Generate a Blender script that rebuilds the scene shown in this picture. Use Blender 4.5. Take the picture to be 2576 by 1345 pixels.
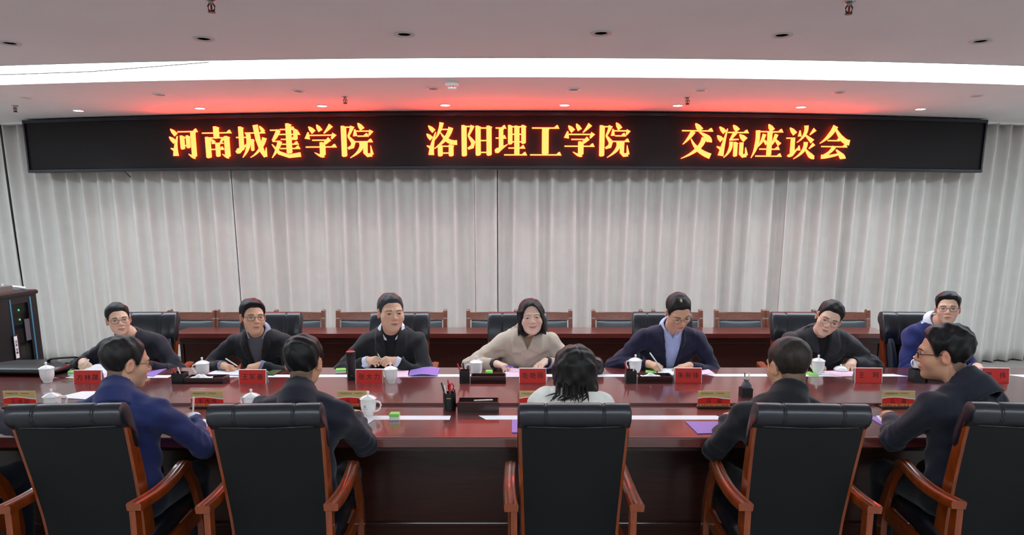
import bpy, math, random
import numpy as np
from math import sin, cos, pi, radians, sqrt, atan2
from mathutils import Vector, Matrix
random.seed(7)
rng = np.random.RandomState(7)
for o in list(bpy.data.objects):
    bpy.data.objects.remove(o)
scene = bpy.context.scene
COL = scene.collection

# ------------------------------------------------------------------ camera, world, exposure
cam_data = bpy.data.cameras.new('camera')
cam = bpy.data.objects.new('camera', cam_data)
COL.objects.link(cam)
cam.location = (0, 0, 1.76)
cam.rotation_euler = (radians(90 - 10.3), 0, 0)
cam_data.sensor_width = 36.0
cam_data.lens = 24.0
cam_data.shift_y = 185.5 / 2576.0
cam_data.clip_start = 0.05
scene.camera = cam

world = bpy.data.worlds.new('room_world')
scene.world = world
world.use_nodes = True
world.node_tree.nodes['Background'].inputs[0].default_value = (0.8, 0.9, 1.0, 1)
world.node_tree.nodes['Background'].inputs[1].default_value = 0.05

scene.view_settings.view_transform = 'Standard'
scene.view_settings.look = 'None'
scene.view_settings.gamma = 1.0
scene.view_settings.use_curve_mapping = False
scene.view_settings.exposure = 0.0
PANEL_STRENGTH = 9.5          # luminous ceiling strips
SPOT_POWER = 18.0              # recessed downlights (W)
LED_RED = (24.0, 0.86, 0.17)  # the banner's red-and-green diodes


# ------------------------------------------------------------------ helpers
def lin(r, g, b):
    f = lambda c: (c / 255 / 12.92) if c / 255 <= 0.04045 else ((c / 255 + 0.055) / 1.055) ** 2.4
    return (f(r), f(g), f(b), 1.0)


def mat(name, rgb, rough=0.5, metal=0.0, coat=0.0, noise=0.0, nscale=20.0, bump=0.0, bscale=200.0, emit=None,
        estr=1.0, attr=None, stretch=None, spec=0.5, sheen=0.0, alpha=1.0, coatr=0.05):
    m = bpy.data.materials.new(name)
    m.use_nodes = True
    nt = m.node_tree
    b = nt.nodes['Principled BSDF']
    c = rgb if len(rgb) == 4 else lin(*rgb)
    b.inputs['Base Color'].default_value = c
    b.inputs['Roughness'].default_value = rough
    b.inputs['Metallic'].default_value = metal
    b.inputs['Coat Weight'].default_value = coat
    b.inputs['Coat Roughness'].default_value = coatr
    b.inputs['Specular IOR Level'].default_value = spec
    b.inputs['Sheen Weight'].default_value = sheen
    b.inputs['Alpha'].default_value = alpha
    if emit:
        b.inputs['Emission Color'].default_value = (*emit[:3], 1)
        b.inputs['Emission Strength'].default_value = estr
    tc = nt.nodes.new('ShaderNodeTexCoord')
    src = tc.outputs['Object']
    if stretch:
        mp = nt.nodes.new('ShaderNodeMapping')
        mp.inputs['Scale'].default_value = stretch
        nt.links.new(src, mp.inputs['Vector'])
        src = mp.outputs['Vector']
    colsock = None
    if attr:
        at = nt.nodes.new('ShaderNodeAttribute')
        at.attribute_name = attr
        colsock = at.outputs['Color']
        nt.links.new(colsock, b.inputs['Base Color'])
    if noise:
        n = nt.nodes.new('ShaderNodeTexNoise')
        n.inputs['Scale'].default_value = nscale
        n.inputs['Detail'].default_value = 6
        nt.links.new(src, n.inputs['Vector'])
        mr = nt.nodes.new('ShaderNodeMapRange')
        mr.inputs['From Min'].default_value = 0.3
        mr.inputs['From Max'].default_value = 0.7
        mr.inputs['To Min'].default_value = 1 - noise
        mr.inputs['To Max'].default_value = 1 + noise
        nt.links.new(n.outputs['Fac'], mr.inputs['Value'])
        mx = nt.nodes.new('ShaderNodeVectorMath')
        mx.operation = 'SCALE'
        if colsock:
            nt.links.new(colsock, mx.inputs[0])
        else:
            mx.inputs[0].default_value = c[:3]
        nt.links.new(mr.outputs['Result'], mx.inputs['Scale'])
        nt.links.new(mx.outputs['Vector'], b.inputs['Base Color'])
    if bump:
        n2 = nt.nodes.new('ShaderNodeTexNoise')
        n2.inputs['Scale'].default_value = bscale
        n2.inputs['Detail'].default_value = 4
        nt.links.new(src, n2.inputs['Vector'])
        bp = nt.nodes.new('ShaderNodeBump')
        bp.inputs['Strength'].default_value = bump
        bp.inputs['Distance'].default_value = 0.002
        nt.links.new(n2.outputs['Fac'], bp.inputs['Height'])
        nt.links.new(bp.outputs['Normal'], b.inputs['Normal'])
    return m


M = {}
M['plaster'] = mat('white_plaster', (234, 233, 231), 0.9, noise=0.02, nscale=3)
M['ceiling'] = mat('ceiling_plaster', (234, 232, 232), 0.9, noise=0.02, nscale=2)
M['carpet'] = mat('floor_carpet', (160, 155, 150), 0.9, noise=0.1, nscale=60)
M['panel'] = mat('light_membrane', (250, 255, 255), 0.6, emit=(0.86, 1.0, 1.09), estr=PANEL_STRENGTH)
M['curtain'] = mat('curtain_cloth', (212, 209, 204), 0.85, sheen=0.2, bump=0.15, bscale=500, noise=0.03, nscale=8)
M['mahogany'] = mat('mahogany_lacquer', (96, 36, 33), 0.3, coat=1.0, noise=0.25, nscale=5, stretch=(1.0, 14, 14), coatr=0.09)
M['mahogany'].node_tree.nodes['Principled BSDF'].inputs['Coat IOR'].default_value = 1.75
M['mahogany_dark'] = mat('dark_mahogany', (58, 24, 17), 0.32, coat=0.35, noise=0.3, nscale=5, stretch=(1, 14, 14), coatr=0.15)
M['chair_wood'] = mat('chair_wood', (122, 50, 6), 0.35, coat=0.55, noise=0.3, nscale=12, stretch=(8, 2, 1), coatr=0.06)
M['bench_wood'] = mat('back_row_wood', (104, 48, 26), 0.3, coat=0.8, noise=0.3, nscale=12, stretch=(2, 8, 8), coatr=0.08)
M['leather'] = mat('black_leather', (19, 22, 31), 0.34, coat=0.25, bump=0.12, bscale=180, noise=0.1, nscale=40, coatr=0.3)
M['leather_back'] = mat('black_leatherette', (9, 12, 15), 0.6, bump=0.10, bscale=220, noise=0.08, nscale=30, spec=0.3)
M['leather_gray'] = mat('gray_leather', (44, 51, 64), 0.42, coat=0.15, bump=0.12, bscale=180, coatr=0.3)
M['bench_leather'] = mat('back_row_leather', (48, 52, 58), 0.4, coat=0.2, bump=0.1, bscale=180, coatr=0.3)
M['seam'] = mat('black_seam', (12, 12, 14), 0.7)
M['black_plastic'] = mat('black_plastic', (20, 20, 22), 0.4)
M['black_matte'] = mat('black_matte', (16, 16, 17), 0.7)
M['screen'] = mat('banner_screen', (27, 24, 25), 0.5, spec=0.12)
M['banner_frame'] = mat('banner_frame', (32, 33, 40), 0.3, metal=0.5)
M['led'] = mat('lit_diodes', (40, 5, 2), 0.5, emit=LED_RED, estr=1.0)
M['steel'] = mat('steel', (170, 170, 172), 0.3, metal=1.0)
M['white_plastic'] = mat('white_plastic', (232, 232, 230), 0.45)
M['dim_lamp'] = mat('unlit_lamp', (205, 202, 200), 0.6)
M['red_bulb'] = mat('red_glass_bulb', (150, 20, 15), 0.2)
M['lamp_on'] = mat('lit_downlight', (255, 255, 255), 0.5, emit=(1, 0.98, 0.94), estr=16)
M['porcelain'] = mat('white_porcelain', (240, 241, 240), 0.18, coat=0.5)
M['emblem'] = mat('blue_print', (140, 150, 185), 0.4)
M['paper'] = mat('white_paper', (240, 240, 245), 0.8)
M['pink'] = mat('pink_paper', (250, 205, 228), 0.8)
M['purple'] = mat('purple_card', (150, 120, 205), 0.6)
M['blue_purple'] = mat('blue_violet_card', (92, 92, 170), 0.55)
M['red_card'] = mat('red_card', (206, 32, 22), 0.5)
M['ink'] = mat('black_ink', (24, 10, 10), 0.6)
M['gold'] = mat('gold_card', (200, 178, 118), 0.45)
M['orange_print'] = mat('orange_print', (226, 120, 70), 0.5)
M['skyline'] = mat('dark_orange_print', (150, 50, 30), 0.5)
M['gray_ink'] = mat('gray_ink', (120, 110, 80), 0.6)
M['green'] = mat('green_wrapper', (140, 220, 110), 0.4)
M['olive'] = mat('olive_packet', (78, 98, 62), 0.4)
M['red_plastic'] = mat('red_plastic', (200, 28, 34), 0.35)
M['tray'] = mat('tray_wood', (44, 14, 14), 0.3, coat=0.4)
M['clear'] = mat('clear_glass', (235, 240, 245), 0.05, alpha=0.16)
M['smoke_glass'] = mat('smoked_glass', (10, 12, 14), 0.06, alpha=0.32)
M['rack'] = mat('rack_steel', (24, 25, 27), 0.45)
M['rack_unit'] = mat('rack_unit', (72, 70, 66), 0.5, noise=0.1, nscale=30)
M['blue_trim'] = mat('blue_anodised_trim', (82, 142, 178), 0.3, metal=0.2)
M['green_led'] = mat('green_led', (20, 120, 50), 0.5, emit=(0.05, 0.9, 0.3), estr=0.8)
M['mixer'] = mat('mixer_steel', (120, 116, 112), 0.45, metal=0.3)
M['label_gray'] = mat('gray_sticker', (90, 90, 100), 0.6)
M['wire'] = mat('brown_wire', (90, 75, 70), 0.6)
M['skin'] = mat('skin', (220, 170, 140), 0.55, attr='Col', bump=0.05, bscale=300, spec=0.4)
M['eye_white'] = mat('eye_white', (176, 164, 158), 0.3)
M['iris'] = mat('dark_iris', (22, 14, 11), 0.15)
M['brow'] = mat('brow_hair', (38, 28, 25), 0.8)
M['lens'] = mat('spectacle_lens', (240, 245, 250), 0.03, alpha=0.10)
M['frame_dark'] = mat('spectacle_frame', (40, 30, 30), 0.3, metal=0.4)
M['frame_gold'] = mat('gold_spectacle_frame', (130, 100, 80), 0.3, metal=0.8)


class MB:
    """collects verts / faces, then links ONE mesh object"""
    def __init__(s):
        s.v, s.f, s.mi = [], [], []
        s.cur = 0

    def add(s, vs, fs):
        n = len(s.v)
        s.v.extend([tuple(map(float, v)) for v in vs])
        s.f.extend([tuple(i + n for i in f) for f in fs])
        s.mi.extend([s.cur] * len(fs))
        return s

    def box(s, x0, x1, y0, y1, z0, z1, b=0.0):
        """box, chamfered by b"""
        if b <= 0:
            s.add([(x0, y0, z0), (x1, y0, z0), (x1, y1, z0), (x0, y1, z0), (x0, y0, z1), (x1, y0, z1), (x1, y1, z1), (x0, y1, z1)],
                  [(0, 3, 2, 1), (4, 5, 6, 7), (0, 1, 5, 4), (1, 2, 6, 5), (2, 3, 7, 6), (3, 0, 4, 7)])
            return s
        rings = []
        for (z, i) in ((z0, b), (z0 + b, 0), (z1 - b, 0), (z1, b)):
            a0, a1, c0, c1 = x0 + i, x1 - i, y0 + i, y1 - i
            rings.append([(a0 + b, c0, z), (a1 - b, c0, z), (a1, c0 + b, z), (a1, c1 - b, z), (a1 - b, c1, z), (a0 + b, c1, z), (a0, c1 - b, z), (a0, c0 + b, z)])
        return s.loft(rings, caps=True)

    def loft(s, rings, caps=True, closed=True):
        n = len(rings[0])
        vs = [p for r in rings for p in r]
        fs = []
        for i in range(len(rings) - 1):
            for j in range(n if closed else n - 1):
                k = (j + 1) % n
                fs.append((i * n + j, i * n + k, (i + 1) * n + k, (i + 1) * n + j))
        if caps and closed:
            fs.append(tuple(range(n - 1, -1, -1)))
            fs.append(tuple((len(rings) - 1) * n + j for j in range(n)))
        return s.add(vs, fs)

    def lathe(s, prof, c=(0, 0, 0), n=24):
        rings = [[(c[0] + r * cos(2 * pi * k / n), c[1] + r * sin(2 * pi * k / n), c[2] + z) for k in range(n)] for r, z in prof]
        return s.loft(rings)

    def tube(s, pts, r, n=8, caps=True, ratio=1.0):
        pts = [Vector(p) for p in pts]
        rr = r if isinstance(r, (list, tuple)) else [r] * len(pts)
        rings = []
        up = Vector((0, 0, 1))
        for i, p in enumerate(pts):
            t = (pts[min(i + 1, len(pts) - 1)] - pts[max(i - 1, 0)]).normalized()
            a = t.cross(up)
            if a.length < 0.05:
                a = t.cross(Vector((0, 1, 0)))
            a.normalize()
            b = a.cross(t).normalized()
            rings.append([tuple(p + a * (rr[i] * cos(2 * pi * k / n)) + b * (rr[i] * ratio * sin(2 * pi * k / n))) for k in range(n)])
        return s.loft(rings, caps)

    def prism(s, poly, z0, z1, axis='z'):
        """extruded polygon; axis y: poly in (x,z)"""
        n = len(poly)
        if axis == 'z':
            a = [(x, y, z0) for x, y in poly]; b = [(x, y, z1) for x, y in poly]
        elif axis == 'y':
            a = [(x, z0, y) for x, y in poly]; b = [(x, z1, y) for x, y in poly]
        else:
            a = [(z0, x, y) for x, y in poly]; b = [(z1, x, y) for x, y in poly]
        return s.add(a + b, [tuple(range(n - 1, -1, -1)), tuple(range(n, 2 * n))] + [(i, (i + 1) % n, n + (i + 1) % n, n + i) for i in range(n)])

    def mesh(s, name, mats, smooth=None):
        me = bpy.data.meshes.new(name)
        me.from_pydata(s.v, [], s.f)
        for m in (mats if isinstance(mats, list) else [mats]):
            me.materials.append(m)
        if any(s.mi):
            me.polygons.foreach_set('material_index', s.mi)
        fix_normals(me)
        if smooth is not None:
            me.polygons.foreach_set('use_smooth', [True] * len(me.polygons))
            me.set_sharp_from_angle(angle=radians(smooth))
        return me

    def build(s, name, mats, parent=None, loc=None, rot=None, smooth=None):
        o = link(name, s.mesh(name, mats, smooth), parent)
        if loc is not None: o.location = loc
        if rot is not None: o.rotation_euler = rot
        return o


import bmesh
def fix_normals(me):
    bm = bmesh.new(); bm.from_mesh(me)
    bmesh.ops.recalc_face_normals(bm, faces=bm.faces)
    bm.to_mesh(me); bm.free()


def link(name, me, parent=None):
    o = bpy.data.objects.new(name, me)
    COL.objects.link(o)
    if parent is not None: o.parent = parent
    return o


def tag(o, label=None, cat=None, group=None, kind=None):
    if label: o['label'] = label
    if cat: o['category'] = cat
    if group: o['group'] = group
    if kind: o['kind'] = kind
    return o


def thing(name, label, cat, loc=(0, 0, 0), rz=0.0, group=None):
    o = bpy.data.objects.new(name, None)
    COL.objects.link(o)
    o.location = loc
    o.rotation_euler = (0, 0, rz)
    o.empty_display_size = 0.05
    return tag(o, label, cat, group)


def copy_tree(o, parent=None):
    c = o.copy(); COL.objects.link(c)
    if parent is not None: c.parent = parent
    for ch in list(o.children): copy_tree(ch, c)
    return c


def dup(o, label, loc, rz=0.0):
    c = copy_tree(o)
    c.location = loc; c.rotation_euler = (0, 0, rz)
    c['label'] = label
    return c


_TXT = {}
def text_mesh(body, size, extrude, material, key=''):
    """lettering as a mesh in the x-y plane, centred"""
    cu = bpy.data.curves.new('lettering', 'FONT')
    cu.body = body; cu.size = size; cu.extrude = extrude; cu.align_x = 'CENTER'; cu.align_y = 'CENTER'
    cu.resolution_u = 3
    cu.offset = 0.0
    cu.space_character = 1.12
    o = bpy.data.objects.new('lettering', cu)
    COL.objects.link(o)
    bpy.context.view_layer.update()
    me = bpy.data.meshes.new_from_object(o.evaluated_get(bpy.context.evaluated_depsgraph_get()))
    bpy.data.objects.remove(o)
    n = len(me.vertices)
    co = np.empty(n * 3); me.vertices.foreach_get('co', co); co = co.reshape(-1, 3)
    co[:, :2] -= (co[:, :2].max(0) + co[:, :2].min(0)) / 2
    me.vertices.foreach_set('co', co.ravel())
    me.materials.clear(); me.materials.append(material)
    return me

# ------------------------------------------------------------------ the room
CZ = 2.82
def arc_banner(x): return 7.20 + 0.0213 * x * x
def arc_curtain(x): return 7.43 + 0.0213 * x * x

MB().box(-7.4, 7.4, -3.2, 9.6, -0.1, 0.0).build('floor', M['carpet'])['kind'] = 'structure'
MB().box(-7.5, -7.4, -3.2, 9.6, 0, 3.1).build('wall_left', M['plaster'])['kind'] = 'structure'
MB().box(7.4, 7.5, -3.2, 9.6, 0, 3.1).build('wall_right', M['plaster'])['kind'] = 'structure'
MB().box(-7.5, 7.5, 9.0, 9.1, 0, 3.1).build('wall_back', M['plaster'])['kind'] = 'structure'
MB().box(-7.5, 7.5, -3.3, -3.2, 0, 3.1).build('wall_front', M['plaster'])['kind'] = 'structure'
for nm, x0, x1, y0, y1 in (('baseboard_back', -7.4, 7.4, 8.98, 9.0), ('baseboard_left', -7.4, -7.38, -3.2, 8.98), ('baseboard_right', 7.38, 7.4, -3.2, 8.98)):
    MB().box(x0, x1, y0, y1, 0, 0.1).build(nm, M['mahogany_dark'])['kind'] = 'structure'

# ceiling with two gently curved luminous slots
def s_in(x): return 4.883 + 0.0186 * x * x
def s_out(x): return 5.521 + 0.0184 * x * x
def r_in(x): return -0.55 - 0.012 * x * x
def r_out(x): return 0.15 - 0.012 * x * x
XS = list(np.linspace(-7.4, 7.4, 61))
c = MB()
def strip_surface(m, ya, yb, z0, z1):
    rings = []
    for x in XS:
        a = ya(x) if callable(ya) else ya
        b = yb(x) if callable(yb) else yb
        rings.append([(x, a, z0), (x, b, z0), (x, b, z1), (x, a, z1)])
    m.loft(rings)
strip_surface(c, -3.2, r_in, CZ, CZ + 0.12)
strip_surface(c, r_out, s_in, CZ, CZ + 0.12)
strip_surface(c, s_out, 9.0, CZ, CZ + 0.12)
c.build('ceiling', M['ceiling'])['kind'] = 'structure'
# luminous membranes, with the thin tracks that hold them
for nm, a, b, lab in (('luminous_strip', s_in, s_out, 'long curved white luminous strip set into the ceiling before the red banner'),
                      ('luminous_strip', r_in, r_out, 'second luminous strip in the ceiling above the camera end of the room')):
    t = thing(nm, lab, 'light', (0, 0, 0))
    m = MB(); strip_surface(m, lambda x: a(x) + 0.001, lambda x: b(x) - 0.001, CZ + 0.012, CZ + 0.022)
    m.build('membrane', M['panel'], t)
    for e in (a, b):
        m = MB(); strip_surface(m, lambda x: e(x) - 0.004, lambda x: e(x) + 0.004, CZ - 0.003, CZ + 0.012)
        m.build('track', M['white_plastic'], t)
w = MB().tube([(-4.2, 5.30, CZ - 0.03), (-3.6, 5.20, CZ - 0.045), (-3.0, 5.13, CZ - 0.04), (-2.5, 5.06, CZ - 0.02), (-2.1, 5.0, CZ - 0.004)], 0.004, 6)
tag(w.build('loose_wire', M['wire']), 'thin brown wire sagging across the luminous ceiling strip', 'wire')

# lit downlights above the banner, each a ring, a lens and its lamp
DL = [(-4.371, 7.185), (-3.076, 7.033), (-1.833, 6.887), (-0.640, 6.839), (0.503, 6.839), (1.594, 6.863), (2.818, 6.959), (4.058, 7.083)]
ordn = ['first', 'second', 'third', 'fourth', 'fifth', 'sixth', 'seventh', 'eighth']
ring_me = MB().lathe([(0.056, 0.0), (0.056, -0.008), (0.045, -0.008), (0.043, 0.0)], n=24).mesh('rim', M['white_plastic'], 40)
lens_me = MB().lathe([(0.0, -0.004), (0.043, -0.006), (0.043, 0.0)], n=20).mesh('lamp_lens', M['lamp_on'], 40)
dim_me = MB().lathe([(0.0, 0.004), (0.036, -0.001), (0.036, 0.004)], n=20).mesh('lamp_lens', M['dim_lamp'], 40)
for i, (x, y) in enumerate(DL):
    t = thing('downlight', f'lit downlight over the banner, {ordn[i]} of eight counted from the rack side', 'light', (x, y, CZ), 0, 'lit downlights above the banner')
    link('rim', ring_me, t); link('lamp_lens', lens_me, t)
    ld = bpy.data.lights.new('downlight_lamp', 'SPOT')
    ld.energy = SPOT_POWER; ld.spot_size = radians(100); ld.spot_blend = 0.8; ld.shadow_soft_size = 0.035; ld.color = (1, 0.95, 0.88)
    lo = bpy.data.objects.new('downlight_lamp', ld); COL.objects.link(lo); lo.parent = t; lo.location = (0, 0, -0.02)
DIM1 = [(-4.379, 6.442), (-3.090, 6.280), (-1.823, 6.108), (-0.659, 5.998), (0.519, 6.034), (1.596, 6.071), (2.819, 6.164), (4.117, 6.340)]
for i, (x, y) in enumerate(DIM1):
    t = thing('downlight', f'unlit downlight between luminous strip and lit row, {ordn[i]} from the rack side', 'light', (x, y, CZ), 0, 'unlit downlights behind the luminous strip')
    link('rim', ring_me, t); link('lamp_lens', dim_me, t)
ring2 = MB().lathe([(0.062, 0.0), (0.062, -0.006), (0.046, -0.006), (0.044, 0.0)], n=24).mesh('rim', M['dim_lamp'], 40)
dim2 = MB().lathe([(0.0, 0.004), (0.046, -0.001), (0.046, 0.004)], n=20).mesh('lamp_lens', M['dim_lamp'], 40)
DIM2 = [(-3.107, 4.487), (-1.862, 4.382), (-0.635, 4.281), (0.521, 4.255), (1.598, 4.299), (2.868, 4.438)]
for i, (x, y) in enumerate(DIM2):
    t = thing('downlight', f'unlit grey downlight in front of the luminous strip, {ordn[i]} from the rack side', 'light', (x, y, CZ), 0, 'unlit downlights in front of the luminous strip')
    link('rim', ring2, t); link('lamp_lens', dim2, t)
# sprinkler heads and smoke detector
SPK = [(-4.798, 6.887, 'sprinkler head on the ceiling above the far end of the banner by the rack'), (-1.494, 6.401, 'sprinkler head on the ceiling above the first banner words'),
       (1.582, 6.442, 'sprinkler head on the ceiling above the last banner words'), (-1.490, 3.625, 'sprinkler head cut by the top frame edge, rack side'),
       (1.685, 3.655, 'sprinkler head cut by the top frame edge, far from the rack')]
esc = MB().lathe([(0.03, 0), (0.028, -0.006), (0.012, -0.012), (0.012, -0.02)], n=16).mesh('escutcheon', M['steel'], 40)
frm = MB()
for sx in (-1, 1):
    frm.tube([(0.008 * sx, 0, -0.02), (0.017 * sx, 0, -0.032), (0.014 * sx, 0, -0.05), (0, 0, -0.058)], 0.004, 6)
frm.lathe([(0.018, -0.058), (0.018, -0.062)], n=12)
frm = frm.mesh('yoke', M['black_plastic'], 40)
blb = MB().lathe([(0.002, -0.02), (0.005, -0.028), (0.005, -0.048), (0.002, -0.056)], n=10).mesh('bulb', M['red_bulb'], 60)
for x, y, lab in SPK:
    t = thing('sprinkler_head', lab, 'sprinkler', (x, y, CZ), 0, 'ceiling sprinkler heads')
    link('escutcheon', esc, t); link('yoke', frm, t); link('bulb', blb, t)
t = thing('smoke_detector', 'white round smoke detector on the ceiling just behind the luminous strip', 'smoke detector', (-0.48, 5.741, CZ))
MB().lathe([(0.055, 0), (0.055, -0.022), (0.05, -0.03)], n=24).build('base', M['white_plastic'], t, smooth=40)
m = MB().lathe([(0.034, -0.044), (0.034, -0.05), (0.022, -0.055), (0.0, -0.056)], n=20)
for k in range(8):
    a = 2 * pi * k / 8
    m.tube([(0.03 * cos(a), 0.03 * sin(a), -0.03), (0.03 * cos(a), 0.03 * sin(a), -0.045)], 0.004, 6)
m.build('sensor_cage', M['white_plastic'], t, smooth=40)

# ------------------------------------------------------------------ curtains (pleated, hung on a curved track)
def curtain(x0, x1, label, seed, gap=0.0, lean=0.0):
    r = np.random.RandomState(seed)
    n = max(10, int((x1 - x0) / 0.0125))
    nz = 20
    xs = np.linspace(x0, x1, n)
    zs = np.linspace(0.02, CZ - 0.005, nz)
    npl = max(1, round((x1 - x0) / 0.205))
    # uneven pleats
    kn = np.linspace(x0, x1, npl + 1); kn[1:-1] += r.uniform(-0.03, 0.03, npl - 1) if npl > 1 else 0
    ph = np.interp(xs, kn, np.arange(npl + 1))
    am = np.interp(ph, np.arange(npl + 1), r.uniform(0.7, 1.0, npl + 1))
    dr = np.interp(ph, np.arange(npl + 1), r.uniform(-0.16, 0.16, npl + 1))
    hal = np.interp(ph, np.arange(npl + 1), r.uniform(0.0, 0.8, npl + 1))
    v = []
    for z in zs:
        h = z / CZ
        q = ph + dr * (1 - h) ** 1.3
        base = 0.5 + 0.5 * np.cos(2 * pi * q)
        sharp = base ** (1.2 + 1.6 * h ** 3) 
        sec = hal * (1 - h) ** 0.7 * (0.5 + 0.5 * np.cos(4 * pi * q + 1.0)) * 0.55
        off = 0.165 * am * (sharp * (0.80 + 0.20 * h) + sec) * (1 - 0.25 * (1 - h))
        y = arc_curtain(xs) + 0.115 - off + gap
        for k in range(n): v.append((xs[k] + lean * (1 - h) * (k / n), y[k], z))
    f = [(j * n + i, j * n + i + 1, (j + 1) * n + i + 1, (j + 1) * n + i) for j in range(nz - 1) for i in range(n - 1)]
    me = bpy.data.meshes.new('curtain')
    me.from_pydata(v, [], f); me.materials.append(M['curtain'])
    me.polygons.foreach_set('use_smooth', [True] * len(f))
    o = link('curtain', me)
    sm = o.modifiers.new('thickness', 'SOLIDIFY'); sm.thickness = 0.003
    return tag(o, label, 'curtain', 'pleated curtains across the rear wall')
curtain(-7.3, -5.866, 'cream pleated curtain at the rack end, cut by the frame edge', 1)
curtain(-5.85, -3.062, 'cream pleated curtain behind the server rack and the man with pen in fist', 2)
curtain(-3.052, -0.402, 'cream pleated curtain behind the man in dark coat and clasped hands', 3, 0.03)
curtain(-0.393, -0.160, 'narrow cream curtain strip between two dark slits near the middle', 4, 0.0)
curtain(-0.150, 3.03, 'widest cream pleated curtain, behind woman in beige coat', 5, 0.03)
curtain(2.992, 5.71, 'cream pleated curtain behind the bright-blue suited man with glasses', 6)
curtain(5.722, 7.3, 'cream pleated curtain at the end away from the rack, cut by frame', 7)
m = MB()
m.loft([[(x, arc_curtain(x) - 0.03, CZ - 0.02), (x, arc_curtain(x) + 0.05, CZ - 0.02), (x, arc_curtain(x) + 0.05, CZ), (x, arc_curtain(x) - 0.03, CZ)] for x in XS])
m.build('trim_1', M['white_plastic'])['kind'] = 'structure'

# ------------------------------------------------------------------ the LED banner
BX0, BX1, BZ0, BZ1 = -5.37, 5.19, 2.245, 2.805
bn = thing('led_banner', 'long black LED banner with glowing yellow-red Chinese characters under the ceiling', 'sign', (0, arc_banner(0), BZ0))
def bp(x, z, d=0.0):
    """point on the banner face, d metres proud of it, in the banner's own frame"""
    nx = 2 * 0.0213 * x; l = sqrt(1 + nx * nx)
    return (x + d * nx / l, arc_banner(x) - arc_banner(0) - d / l, z - BZ0)
bxs = np.linspace(BX0, BX1, 45)
MB().loft([[bp(x, BZ0 + 0.03), bp(x, BZ1 - 0.03), bp(x, BZ1 - 0.03, -0.10), bp(x, BZ0 + 0.03, -0.10)] for x in bxs]).build('screen', M['screen'], bn)
for nm, za, zb in (('bottom_frame', BZ0, BZ0 + 0.035), ('top_frame', BZ1 - 0.04, BZ1)):
    MB().loft([[bp(x, za + 0.006, 0.02), bp(x, za, 0.012), bp(x, za, -0.11), bp(x, zb, -0.11), bp(x, zb, 0.012), bp(x, zb - 0.006, 0.02)] for x in bxs]).build(nm, M['banner_frame'], bn, smooth=30)
for x in (BX0, BX1):
    s = 0.02 if x < 0 else -0.02
    MB().loft([[bp(x, z, 0.018), bp(x + s, z, 0.018), bp(x + s, z, -0.11), bp(x, z, -0.11)] for z in (BZ0, BZ1)]).build('end_frame', M['banner_frame'], bn)
MB().tube([bp(-4.18, BZ0 + 0.05, -0.05), bp(-4.17, BZ0 + 0.0, 0.01), bp(-4.15, BZ0 - 0.03, 0.0), bp(-4.13, BZ0 - 0.06, -0.02)], 0.006, 6).build('cable', M['black_plastic'], bn)

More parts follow.
